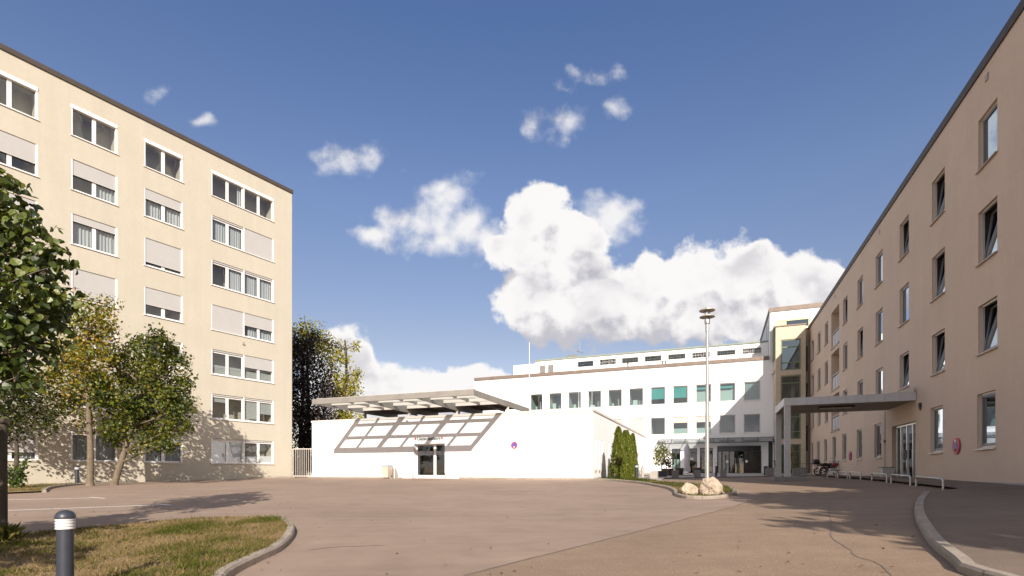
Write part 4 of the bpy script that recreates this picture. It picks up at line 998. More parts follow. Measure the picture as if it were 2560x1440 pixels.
# foreground lawn with its kerb
lawn_edge = poly([(455, 1500), (560, 1424), (640, 1385), (690, 1362), (722, 1332), (726, 1310), (705, 1294), (660, 1289), (560, 1291), (450, 1297), (300, 1309), (150, 1322), (0, 1336), (-220, 1352), (-500, 1372), (-900, 1400)], .1)
near_edge = [Vector((-4.4, 4.3)), Vector((-4.9, 2.2)), Vector((-5.5, -2)), Vector((-16, -2))]
lawn_poly = dense(lawn_edge, .35) + [Vector((-16, 5))] + near_edge[::-1]
tag(sheet('lawn', lawn_poly, M['soil'], .085, .45), kind='structure')
kerb('grey kerb stones round the tip of the dry lawn in the foreground', near_edge[::-1][1:] + lawn_edge[:8], .13, .11, 1.0)
# verge along the cream block
vg = poly([(110, 1231), (118, 1224), (140, 1219), (200, 1212.5), (330, 1206), (430, 1202), (530, 1199)])
vend = FL.w(-.2, -.55)
verge_poly = [Vector((-34, 15.5))] + poly([(-150, 1240), (0, 1236)]) + dense(vg + [vend], .8) + [FL.w(0, .02), FL.w(-24, .02)]
tag(sheet('verge', verge_poly, M['soil'], .06, .6), kind='structure')
kerb('low kerb stones bordering the grass verge below the cream block', vg + [vend], .14, .10, 1.0)
# kerb in front of the pavilion, then round the rock island
k1 = [FP.w(dx1 - .9 + 2.1, -.30), FP.w(-3, -.32), FP.w(.4, -.40)]
isl = poly([(1590, 1208), (1640, 1216), (1672, 1223), (1688, 1231), (1691, 1239), (1712, 1246), (1755, 1248), (1800, 1246), (1832, 1239), (1838, 1232)])
back = poly([(1815, 1220), (1760, 1214), (1700, 1210.5), (1650, 1206)])
kerb('kerb stones in front of the white pavilion and round the boulder island', k1 + isl, .14, .11, 1.0)
kerb('rear kerb stones of the boulder island towards the main entrance', [isl[-1]] + back, .12, .09, 1.0)
isl_poly = dense([FP.w(.55, -.25)] + isl + back, .4) + [FP.w(.05, 9), FP.w(.05, .02)]
tag(sheet('island_lawn', isl_poly, M['soil'], .07, .4), kind='structure')
k2 = [FP.w(-20.6, -.45), FP.w(-17, -.35), FP.w(dx0 - .75, -.28)]
kerb('low worn kerb stones at the left foot of the white pavilion', k2, .14, .07, 1.0)
# paved forecourt of the main entrance
court = [FP.w(.05, 9), *back[::-1][:1], at(1662, 35.5), at(1740, 36.5), at(1850, 37.5), at(1930, 38.5), at(2030, 39.5), FR.w(-16.5, -.02), FR.w(-28.5, -.02), FB.w(3, -.02), FB.w(-11.6, -.02)]
tag(sheet('forecourt_paving', court, M['paving'], .05, .8), kind='structure')
grav = [FP.w(.06, 9), FP.w(.06, 27.4), FB.w(-11.6, -.02), FP.w(1.2, 26), FP.w(1.3, 12)]
tag(sheet('gravel_strip', grav, M['gravel'], .075, .6), kind='stuff')
# raised footpath on the right
rk = poly([(2316, 1238), (2303, 1255), (2298, 1275), (2300, 1295), (2314, 1325), (2345, 1368), (2400, 1412), (2440, 1441)])
rk_all = rk + [Vector((rk[-1].x - .15, rk[-1].y - 1.5)), Vector((rk[-1].x - .6, 2.0)), Vector((rk[-1].x - .9, -4))]
path_poly = dense(rk_all, .4) + [Vector((30, -4)), FR.w(NEAR, -.02), FR.w(3, -.02), FR.w(-.5, -.02), FR.w(-15, -.02), FR.w(-15, -1.5), FR.w(1.2, -1.9), gp(2400, 1228)]
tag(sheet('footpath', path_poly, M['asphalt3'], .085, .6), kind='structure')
kerb('curved kerb stones along the shaded footpath beside the tan wing', rk_all, .15, .11, 1.4)
ribbon('road_joint', poly([(800, 1217), (880, 1219.5), (1000, 1224), (1105, 1227), (1190, 1230)]), .05, M['seam_pale'], .006, wob=.02)
ribbon('road_joint', poly([(770, 1376), (850, 1368), (960, 1364)]), .02, M['seam'], .006, wob=.02)
# parking bay lines
ribbon('parking_line', poly([(-160, 1253), (20, 1250), (225, 1245.2)]), .12, M['paint'], .006, step=.5)
ribbon('parking_line', poly([(225, 1243.7), (263, 1246.4)]), .11, M['paint'], .010, step=.4)
ribbon('parking_line', poly([(-160, 1281), (20, 1276.5), (392, 1262.8)]), .12, M['paint'], .006, step=.5)
ribbon('parking_line', poly([(392, 1260.6), (432, 1264.2)]), .11, M['paint'], .010, step=.4)

# ================================================================== OBJECTS
def bollard(px, Y, label, s=1., h=.92, z=None):
    p = at(px, Y); t = thing('bollard', label, 'bollard', (p.x, p.y, p.z + (z or 0)), 0, 'blue-grey bollard lights')
    r = .072 * s
    q = MB(); q.lathe([(r, -.1), (r, h * .80)], 24); q.build('post', M['bollard'], t, smooth=True)
    q = MB(); n = 4; z0 = h * .80; prof = []
    for k in range(n): prof += [(r * 1.02, z0 + k * .027), (r * 1.16, z0 + k * .027 + .006), (r * 1.16, z0 + k * .027 + .020), (r * 1.02, z0 + k * .027 + .026)]
    q.lathe(prof, 24); q.build('light_band', M['bollard_band'], t, smooth=True)
    z1 = z0 + n * .027; q = MB(); q.lathe([(r * 1.24, z1)] + [(r * 1.24 * math.cos(a), z1 + .012 + r * 1.0 * math.sin(a)) for a in np.linspace(0, 1.5, 8)], 24); q.build('cap', M['bollard'], t, smooth=True)
    return t
bollard(163, 5.0, 'blue-grey bollard light standing in the dry foreground lawn', .93, .84, .05)
bollard(192.5, 26.6, 'small blue-grey bollard light in the verge by the maple trunks', 1.2, .92, .06)
bollard(1591.5, 31.5, 'blue-grey bollard light at the end of the thuja row', 1.3, .88, .05)

# lamp post
p = at(1768, 19.5); LZ = p.z
lamp = thing('street_lamp', 'tall galvanised street lamp with two disc shades rising behind the boulders', 'street lamp', p)
top = EYE + (HOR - 811) / FPX * 19.5 - LZ
q = MB(); q.tube([(0, 0, -.2), (0, 0, top * .55), (0, 0, top)], [.085, .068, .052], 14); q.tube([(0, 0, top - .28), (0, 0, top)], [.066, .066], 14); q.build('pole', M['steel'], lamp, smooth=True)
hd = (HOR - 772) / FPX * 19.5 + EYE - LZ
q = MB(); q.lathe([(.055, top), (.095, top + .03), (.10, top + .16), (.085, top + .17)], 16); hsg = q.build('head_housing', M['steel'], lamp, smooth=True)
q = MB(); q.lathe([(.085, top + .17), (.092, hd - .06)], 16); q.build('glass_cylinder', M['lamp_glass'], hsg, smooth=True)
q = MB(); q.lathe([(.05, top + .18), (.055, top + .30), (.03, top + .36)], 10); q.build('bulb', M['bollard_band'], hsg, smooth=True)
for zz, rr in ((hd - .06, .285), (hd - .30, .275)):
    q = MB(); q.lathe([(.09, zz), (rr, zz - .015), (rr, zz + .005), (.10, zz + .035)], 28); q.build('disc_shade', M['lamp_disc'], lamp, smooth=True)
q = MB(); q.lathe([(.11, hd - .02), (.09, hd + .03), (.02, hd + .045)], 14); q.build('cap', M['steel'], lamp, smooth=True)
for a in (0, 2.1, 4.2):
    q = MB(); q.tube([(.098 * math.cos(a), .098 * math.sin(a), top + .1), (.098 * math.cos(a), .098 * math.sin(a), hd - .05)], .008, 5); q.build('cage_rod', M['steel'], hsg)

# boulders
from mathutils import noise as mnoise
def boulder(pxa, pxb, pt, pb, Y, label, seed, peaks):
    p = at((pxa + pxb) / 2, Y); w = (pxb - pxa) / FPX * Y / 2; h = (pb - pt) / FPX * Y + .08
    v, f = [], []; n, m_ = 40, 22; r_ = random.Random(seed); ofs = Vector((seed * 3.1, 1.7, 4.2))
    for j in range(m_ + 1):
        ph = math.pi * j / m_
        for i in range(n):
            th = 2 * math.pi * i / n; d = Vector((math.sin(ph) * math.cos(th), math.sin(ph) * math.sin(th), math.cos(ph)))
            k = 1.0; 
            for (ax, s) in peaks: k += s * max(0, d.dot(Vector(ax).normalized())) ** 3
            k += .34 * mnoise.noise(d * 1.5 + ofs) + .26 * abs(mnoise.noise(d * 3.1 + ofs)) + .12 * mnoise.noise(d * 6 + ofs) + .05 * abs(mnoise.noise(d * 13 + ofs))
            e = d * k; v.append((e.x, e.y * .8, e.z))
    for j in range(m_):
        for i in range(n): a = j * n + i; c = j * n + (i + 1) % n; f.append((a, c, c + n, a + n))
    A = np.array(v); lo, hi = A.min(0), A.max(0)
    A[:, 0] = (A[:, 0] - lo[0]) / (hi[0] - lo[0]) * 2 * w - w; A[:, 1] = (A[:, 1] - (lo[1] + hi[1]) / 2) / (hi[1] - lo[1]) * 1.5 * w
    zz = (A[:, 2] - lo[2]) / (hi[2] - lo[2]); A[:, 2] = np.where(zz < .28, -.12, (zz - .28) / .72 * h)
    me = bpy.data.meshes.new('boulder'); me.from_pydata(A.tolist(), [], f); me.materials.append(M['rock'])
    o = link('boulder', me, None, (p.x, p.y, p.z + .05)); return tag(o, label, 'boulder', 'boulders at the lamp post')
boulder(1700, 1748, 1214, 1240, 17.7, 'smaller rounded pale boulder left of the lamp post', 3, [((-.5, 0, .6), .2), ((.8, 0, .5), .25)])
boulder(1746, 1811, 1200, 1240, 17.5, 'larger peaked pale boulder in front of the lamp post', 8, [((.25, 0, 1), .55), ((-.8, 0, .75), .3), ((1, 0, -.3), .4), ((-1, 0, -.4), .3)])

# bins by the pavilion door
bx = FP.fx(976); p = FP.w(bx, -.38); t = thing('wheelie_bin', 'beige wheelie bin with a blue-grey lid against the pavilion wall', 'bin', (p.x, p.y, gz(p.x, p.y) + .0), FP.rz)
q = MB(); q.prism([(-.21, -.24), (.21, -.24), (.23, .26), (-.23, .26)], 0, .01); q.v = []; q.f = []; q.m = []
def taper(b, x0, x1, y0, y1, X0, X1, Y0, Y1, z0, z1):
    k = len(b.v); b.v += [(x0, y0, z0), (x1, y0, z0), (x1, y1, z0), (x0, y1, z0), (X0, Y0, z1), (X1, Y0, z1), (X1, Y1, z1), (X0, Y1, z1)]
    for r_ in ((0, 3, 2, 1), (4, 5, 6, 7), (0, 1, 5, 4), (1, 2, 6, 5), (2, 3, 7, 6), (3, 0, 4, 7)): b.f.append(tuple(k + i for i in r_)); b.m.append(0)
taper(q, -.21, .21, -.22, .2, -.27, .27, -.30, .28, .05, .78); q.box(-.285, .285, -.315, .29, .75, .80); q.build('body', M['bin'], t)
q = MB(); q.prism([(-.33, .80), (.31, .80), (.31, .86), (.1, .93), (-.25, .90), (-.33, .84)], -.29, .29, 0, lambda a, c, z: (z, a, c)); q.build('lid', M['bin_lid'], t)
for x in (-.2, .2): q = MB(); q.tube([(x - .03, .22, .09), (x + .03, .22, .09)], .09, 12); q.build('wheel', M['black_rubber'], t)
q = MB(); q.tube([(-.24, .33, .80), (.24, .33, .80)], .018, 6); q.build('handle', M['bin'], t)
bx = FP.fx(992.5); p = FP.w(bx, -.30); t = thing('litter_bin', 'narrow stainless steel litter bin beside the beige wheelie bin', 'bin', (p.x, p.y, gz(p.x, p.y)), FP.rz)
q = MB(); q.lathe([(.15, -.05), (.15, .62), (.16, .63), (.16, .66)], 20); q.build('body', M['stainless'], t, smooth=True)
q = MB(); q.lathe([(.13, .661), (.13, .67)], 20); q.build('opening', M['black'], t)
q = MB(); q.box(.16, .20, .02, .08, -.1, .50); q.build('post', M['stainless'], t)

# signs
def disc_sign(F, px, py, rad, label, y=-.035, kind='no_waiting'):
    x = F.fx(px); z = F.fz(px, py); p = F.w(x, y); t = thing('traffic_sign', label, 'traffic sign', (p.x, p.y, EYE + z), F.rz)
    fn = lambda r0, r1, d: [(r0, d), (r1, d)]
    up = lambda X, Y, Z: (X, -Z, Y)
    q = MB(); q.lathe([(rad, -.012), (rad, .006), (rad * .985, .012)], 36, 0, fn=up); q.build('plate', M['red'], t)
    q = MB(); q.lathe([(rad * .71, .0125), (rad * .71, .0145)], 36, 0, fn=up); q.build('blue_field', M['blue'], t)
    bars = [1] if kind == 'no_waiting' else [1, -1]
    for k in bars:
        q = MB(); Mx = Matrix.Rotation(R(45) * k, 4, 'Y'); q.box(-rad * .80, rad * .80, -.0175 - .0005 * (k > 0), -.0135, -rad * .085, rad * .085, 0, Mx); q.build('red_bar', M['red'], t)
    return t
t = disc_sign(FP, 1286, 1113, .215, 'no-waiting sign with a small plate below on the white pavilion wall')
q = MB(); q.box(-.055, .05, -.021, -.018, -.145, -.09); q.build('sticker', M['sign_white'], t)
q = MB(); q.box(-.23, .23, -.012, .012, -.475, -.235); pl = q.build('supplementary_plate', M['sign_white'], t)
q = MB(); q.box(-.21, .21, -.015, -.0125, -.46, -.452); q.box(-.21, .21, -.015, -.0125, -.258, -.25); q.box(-.212, -.204, -.015, -.0125, -.452, -.258); q.box(.204, .212, -.015, -.0125, -.452, -.258); q.build('plate_border', M['sign_grey'], pl)
r_ = random.Random(5); q = MB()
for row, x0, x1 in ((-.315, -.055, .05), (-.40, -.17, .17)):
    x = x0
    while x < x1:
        w = r_.uniform(.014, .024); hh = r_.choice((.022, .022, .034)); q.box(x, x + w, -.0152, -.0127, row - .012, row - .012 + hh); x += w + .007
q.build('plate_print', M['sign_grey'], pl)
t = disc_sign(FR, 2394, 1115, .30, 'larger no-stopping sign with a white sticker near the doors of the tan wing', -.05, 'x')
q = MB(); q.box(-.06, .06, -.024, -.019, .14, .22); q.build('sticker', M['sign_white'], t)
q = MB(); q.box(-.06, .06, -.024, -.019, -.20, -.11); q.build('dark_sticker', M['anthracite'], t)
t = disc_sign(FR, 2127, 1139.5, .30, 'smaller-looking no-stopping sign on the tan wall above the motorcycles', -.05, 'x')
q = MB(); q.box(-.05, .05, -.024, -.019, .14, .20); q.build('sticker', M['sign_white'], t)

# camera, intercom, gate
x, z = FP.fx(1020), FP.fz(1020, 1055); p = FP.w(x, -.01); t = thing('security_camera', 'small white dome camera high on the white pavilion wall', 'camera', (p.x, p.y, EYE + z), FP.rz)
q = MB(); q.box(-.06, .06, -.16, -.0, .03, .10); q.build('bracket', M['sign_white'], t)
q = MB(); q.lathe([(.075, .03), (.08, -.03), (.06, -.09), (.02, -.11)], 14, c=(0, -.12)); q.build('dome', M['sign_white'], t, smooth=True)
x, z = FP.fx(1125.3), FP.fz(1125, 1138); p = FP.w(x, -.004); t = thing('intercom', 'narrow grey intercom panel right of the ambulance door', 'intercom', (p.x, p.y, EYE + z), FP.rz)
q = MB(); q.box(-.055, .055, -.035, 0, -.18, .18); q.build('panel', M['frame_pale'], t)
q = MB(); q.box(-.035, .035, -.042, -.036, .02, .10); q.build('speaker', M['conc_dark'], t); q = MB(); q.box(-.02, .02, -.042, -.036, -.12, -.08); q.build('button', M['conc_dark'], t)
ga = FL.w(.06, .1); gb = FP.w(-20.74, .25); dv = (gb - ga); gw = dv.length - .10; gr = math.atan2(dv.y, dv.x)
t = thing('gate', 'white steel bar gate between the cream block and the pavilion', 'gate', (ga.x, ga.y, gz(ga.x, ga.y)), gr)
q = MB(); q.box(.06, .11, -.02, .02, .08, 2.12); q.box(gw, gw + .05, -.02, .02, .08, 2.12); q.box(.11, gw, -.02, .02, .08, .13); q.box(.11, gw, -.02, .02, 2.07, 2.12); q.build('frame', M['frame_pale'], t)
for k in range(9): q = MB(); x = .11 + (gw - .11) * (k + 1) / 10; q.box(x - .011, x + .011, -.011, .011, .13, 2.07); q.build('bar', M['frame_pale'], t)
q = MB(); q.box(gw + .02, gw + .32, -.05, -.025, 1.0, 1.20); q.build('lock_case', M['conc'], t)
q = MB(); q.tube([(gw - .02, -.03, 1.12), (gw - .02, -.09, 1.12), (gw - .14, -.09, 1.12)], .012, 6); q.build('handle', M['stainless'], t)
for zz in (.38, 1.78): q = MB(); q.box(-.06, .06, -.03, .03, zz - .06, zz + .06); q.build('hinge', M['steel'], t)

# mast and cross on the roofs
m0 = FP.w(FP.fx(1323.5, 14), 14); zt = EYE + (HOR - 856) / FPX * m0.y; zb = EYE + 3.5
t = thing('antenna_mast', 'thin white antenna mast with a tripod foot on the pavilion roof', 'mast', (m0.x, m0.y, zb))
q = MB(); q.tube([(0, 0, 0), (0, 0, zt - zb)], [.045, .022], 8); q.build('pole', M['sign_white'], t)
for a in (.3, 2.4, 4.5): q = MB(); q.tube([(0, 0, 1.55), (.75 * math.cos(a), .75 * math.sin(a), 0)], .018, 5); q.build('leg', M['sign_white'], t)
for px, tp, YY in ((1447, 1005, 15), (1480, 1000, 16)):
    m0 = FP.w(FP.fx(px, YY), YY); zt = EYE + (HOR - 975) / FPX * m0.y
    t = thing('lightning_rod', 'thin pale lightning rod on the pavilion roof in front of the %s window' % ('third' if px == 1447 else 'fourth'), 'lightning rod', (m0.x, m0.y, zb)); q = MB(); q.tube([(0, 0, 0), (0, 0, zt - zb)], [.022, .014], 6); q.build('rod', M['sign_white'], t)
m0 = FB.w(FB.fx(1449.5, 5), 5); zt = EYE + (HOR - 855) / FPX * m0.y; zb = EYE + 13.2
t = thing('roof_cross', 'slender metal cross on the copper roof of the chapel storey', 'cross', (m0.x, m0.y, zb), .9)
q = MB(); q.tube([(0, 0, 0), (0, 0, zt - zb)], .035, 6); q.build('shaft', M['copper'], t); q = MB(); q.box(-.75, .75, -.03, .03, (zt - zb) * .52, (zt - zb) * .52 + .07, 0, Matrix.Rotation(0, 4, 'X')); q.build('arm', M['conc_dark'], t)
m0 = FB.w(FB.fx(1432, 4), 4); t = thing('roof_hatch', 'small green copper roof hatch beside the cross', 'roof hatch', (m0.x, m0.y, zb), FB.rz)
q = MB(); q.box(-.75, .75, -.6, .6, 0, .45); q.build('body', M['copper'], t); q = MB(); q.prism([(-.85, .45), (.85, .45), (.6, .72), (-.3, .78)], -.7, .7, 0, lambda a, c, z: (a, z, c)); q.build('lid', M['conc_dark'], t)

# planters, tub pots, posts in the forecourt
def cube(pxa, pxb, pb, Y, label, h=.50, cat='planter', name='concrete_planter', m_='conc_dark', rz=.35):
    p = at((pxa + pxb) / 2, Y); w = (pxb - pxa) / FPX * Y / 2 / 1.12
    t = thing(name, label, cat, (p.x, p.y, p.z + .03), FB.rz, 'cubic planters of the forecourt')
    q = MB(); q.box(-w, w, -w, w, -.05, h - .03); q.box(-w, -w + .05, -w, w, h - .03, h); q.box(w - .05, w, -w, w, h - .03, h); q.box(-w + .05, w - .05, -w, -w + .05, h - .03, h); q.box(-w + .05, w - .05, w - .05, w, h - .03, h); q.build('body', M[m_], t)
    q = MB(); q.box(-w + .05, w - .05, -w + .05, w - .05, h - .05, h - .025); q.build('soil', M['soil'], t); return t
cube(1625, 1645.5, 1197, 34.3, 'sunlit grey concrete cube planter at the left end of the forecourt', .52, m_='conc')  # light put into the colour: paler concrete for the sunlit cube, darker for shaded ones
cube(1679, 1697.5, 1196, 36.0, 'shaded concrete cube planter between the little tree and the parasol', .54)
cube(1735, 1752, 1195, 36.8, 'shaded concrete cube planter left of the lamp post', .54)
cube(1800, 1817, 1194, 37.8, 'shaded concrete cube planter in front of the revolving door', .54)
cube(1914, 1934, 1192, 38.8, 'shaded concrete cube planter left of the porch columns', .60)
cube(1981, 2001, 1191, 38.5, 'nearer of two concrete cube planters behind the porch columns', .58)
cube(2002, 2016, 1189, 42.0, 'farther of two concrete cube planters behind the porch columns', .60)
p = at(1655, 39.5); tb = thing('planter_box', 'long dark planter box holding the small forecourt tree', 'planter', (p.x, p.y, p.z + .04), FB.rz)
q = MB(); q.box(-.30, .34, -.30, .30, 0, .44); q.build('body', M['anthracite'], tb); q = MB(); q.box(-.26, .30, -.26, .26, .44, .46); q.build('soil', M['soil'], tb)
for px, Y, w, h, lab in ((1674, 42.5, .30, .58, 'sunlit dark rattan tub beside the planter box'), (1699, 43.5, .36, .60, 'wide dark rattan tub left of the parasol'), (1742, 44.5, .40, .60, 'dark rattan tub right of the parasol'), (1664, 45, .34, .55, 'dark rattan tub behind the planter box')):
    p = at(px, Y); t = thing('rattan_tub', lab, 'tub chair', (p.x, p.y, p.z + .05), rnd.uniform(0, 3), 'dark rattan tubs on the forecourt')
    q = MB(); q.lathe([(w * .68, 0), (w, h), (w * .9, h), (w * .72, h * .55)], 18); q.build('tub', M['rattan'], t, smooth=True)
    q = MB(); q.lathe([(w * .71, h * .52), (w * .71, h * .56)], 16); q.build('seat_pad', M['black'], t)
for px, Y, wd, h, lab in ((1790.5, 38.5, .07, .78, 'slim black post left of the revolving door'), (1914.5, 40.5, .14, .72, 'broad black post left of the porch columns'), (1924, 43, .10, .8, 'thin black post at the service door')):
    p = at(px, Y); q = MB(); q.box(-wd, wd, -.05, .05, -.05, h); q.box(-wd + .01, wd - .01, -.04, .04, h, h + .02)
    tag(q.build('black_post', M['black'], None, (p.x, p.y, p.z + .03), (0, 0, FB.rz)), lab, 'post', 'black posts of the forecourt')
# pillar and stub by the thuja end
p = at(1606, 38); t = thing('stone_pillar', 'beige stone pillar with a red lamp beyond the thuja row', 'pillar', (p.x, p.y, p.z))
q = MB(); q.box(-.09, .09, -.09, .09, -.1, .78); q.build('body', M['conc'], t); q = MB(); q.tube([(0, 0, .78), (0, 0, .87)], .04, 8); q.build('red_lamp', M['red'], t)
p = at(1599, 37); q = MB(); q.tube([(0, 0, -.1), (0, 0, .45)], .03, 8); tag(q.build('stub_post', M['conc_dark'], None, p), 'low grey stub post next to the beige pillar', 'post')
# parasol
p = at(1718, 41.5); t = thing('parasol', 'closed white parasol standing on the forecourt', 'parasol', (p.x, p.y, p.z + .04))
q = MB(); q.tube([(0, 0, 0), (0, 0, 2.5)], .024, 8); q.build('pole', M['stainless'], t); q = MB(); q.box(-.3, .3, -.3, .3, -.03, .06); q.build('base', M['conc_dark'], t)
v, f = [], []; n = 24; zs_ = [.42, .50, .8, 1.2, 1.6, 2.0, 2.3, 2.5, 2.6]; rs_ = [.20, .23, .20, .19, .21, .20, .15, .08, .015]
for z, r in zip(zs_, rs_):
    for i in range(n):
        a = 2 * math.pi * i / n; k = r * (1 + .28 * math.cos(8 * a + z * .8) * (1 if z < 2.4 else .3)); v.append((k * math.cos(a) + .02 * math.sin(z * 5), k * math.sin(a), z + (.10 * math.sin(3 * a + 1) if z < .6 else 0)))
for j in range(len(zs_) - 1):
    for i in range(n): f.append((j * n + i, j * n + (i + 1) % n, (j + 1) * n + (i + 1) % n, (j + 1) * n + i))
me = bpy.data.meshes.new('canopy'); me.from_pydata(v, [], f); me.materials.append(M['parasol']); me.polygons.foreach_set('use_smooth', [True] * len(f)); link('canopy', me, t)
# info post with yellow top
p = at(1973.5, 40.5); t = thing('info_post', 'white information post with a yellow top behind the porch column', 'post', (p.x, p.y, p.z + .03), FB.rz)
q = MB(); q.box(-.10, .10, -.05, .05, .42, 1.12); q.build('panel', M['sign_white'], t); q = MB(); q.box(-.09, .09, -.04, .04, 1.12, 1.36); q.build('top', M['yellow'], t); q = MB(); q.box(-.03, .03, -.03, .03, -.05, .42); q.build('stem', M['anthracite'], t)
p = FR.w(FR.fx(2216, -.45), -.45); t = thing('flower_trough', 'grey box trough beside the glass doors of the tan wing', 'planter', (p.x, p.y, gz(p.x, p.y) + .08), FR.rz)
q = MB(); taper(q, -.26, .26, -.2, .2, -.32, .32, -.25, .25, 0, .46); q.build('body', M['frame_grey'], t); q = MB(); q.box(-.335, .335, -.265, .265, .46, .50); q.build('rim', M['conc_dark'], t)
# low rail in the corner
c0, c1 = FR.w(-27.6, -2.2), FR.w(-17.5, -1.0)
t = thing('corner_railing', 'thin dark railing in the corner behind the motorcycles', 'railing', (c0.x, c0.y, gz(c0.x, c0.y)))
for k in range(9):
    w_ = c0 + (c1 - c0) * (k / 8); q = MB(); q.tube([(0, 0, -.1), (0, 0, .95)], .015, 5); q.build('baluster', M['anthracite'], t, (w_.x - c0.x, w_.y - c0.y, gz(w_.x, w_.y) - gz(c0.x, c0.y)))
q = MB(); q.tube([(0, 0, .95), (c1.x - c0.x, c1.y - c0.y, .95 + gz(c1.x, c1.y) - gz(c0.x, c0.y))], .02, 5); q.build('top_rail', M['anthracite'], t)

# tube hoops along the footpath
ordn = ['hoop rail nearest the camera along the wing footpath', 'hoop rail just left of the nearest one, before the glass doors', 'hoop rail beneath the grey trough', 'middle hoop rail between trough and motorcycles', 'hoop rail beside the motorcycle front wheels', 'hoop rail in front of the motorcycle rear wheels']
for (pa, pb), lab in zip(((2290.5, 2358), (2228, 2276), (2180, 2217), (2125, 2152), (2095, 2119), (2068.5, 2090)), ordn):
    a = FR.w(FR.fx(pa, -2.0), -2.0); c = FR.w(FR.fx(pb, -2.0), -2.0); za, zc = gz(a.x, a.y), gz(c.x, c.y); h = .34
    t = thing('hoop_rail', lab, 'railing', (a.x, a.y, za), 0, 'steel hoop rails along the footpath'); d = Vector((c.x - a.x, c.y - a.y, zc - za)); u = d.normalized() * .10
    q = MB(); q.tube([u * 0 + Vector((0, 0, h - .09)), u * .3 + Vector((0, 0, h - .02)), u + Vector((0, 0, h)), d - u + Vector((0, 0, h)), d - u * .3 + Vector((0, 0, h - .02)), d + Vector((0, 0, h - .09))], .032, 10); q.build('rail', M['steel'], t, smooth=True)
    for w_ in (Vector((0, 0, 0)), d): q = MB(); q.tube([(0, 0, -.15), (0, 0, h - .085)], .032, 10); q.build('leg', M['steel'], t, tuple(w_), smooth=True)

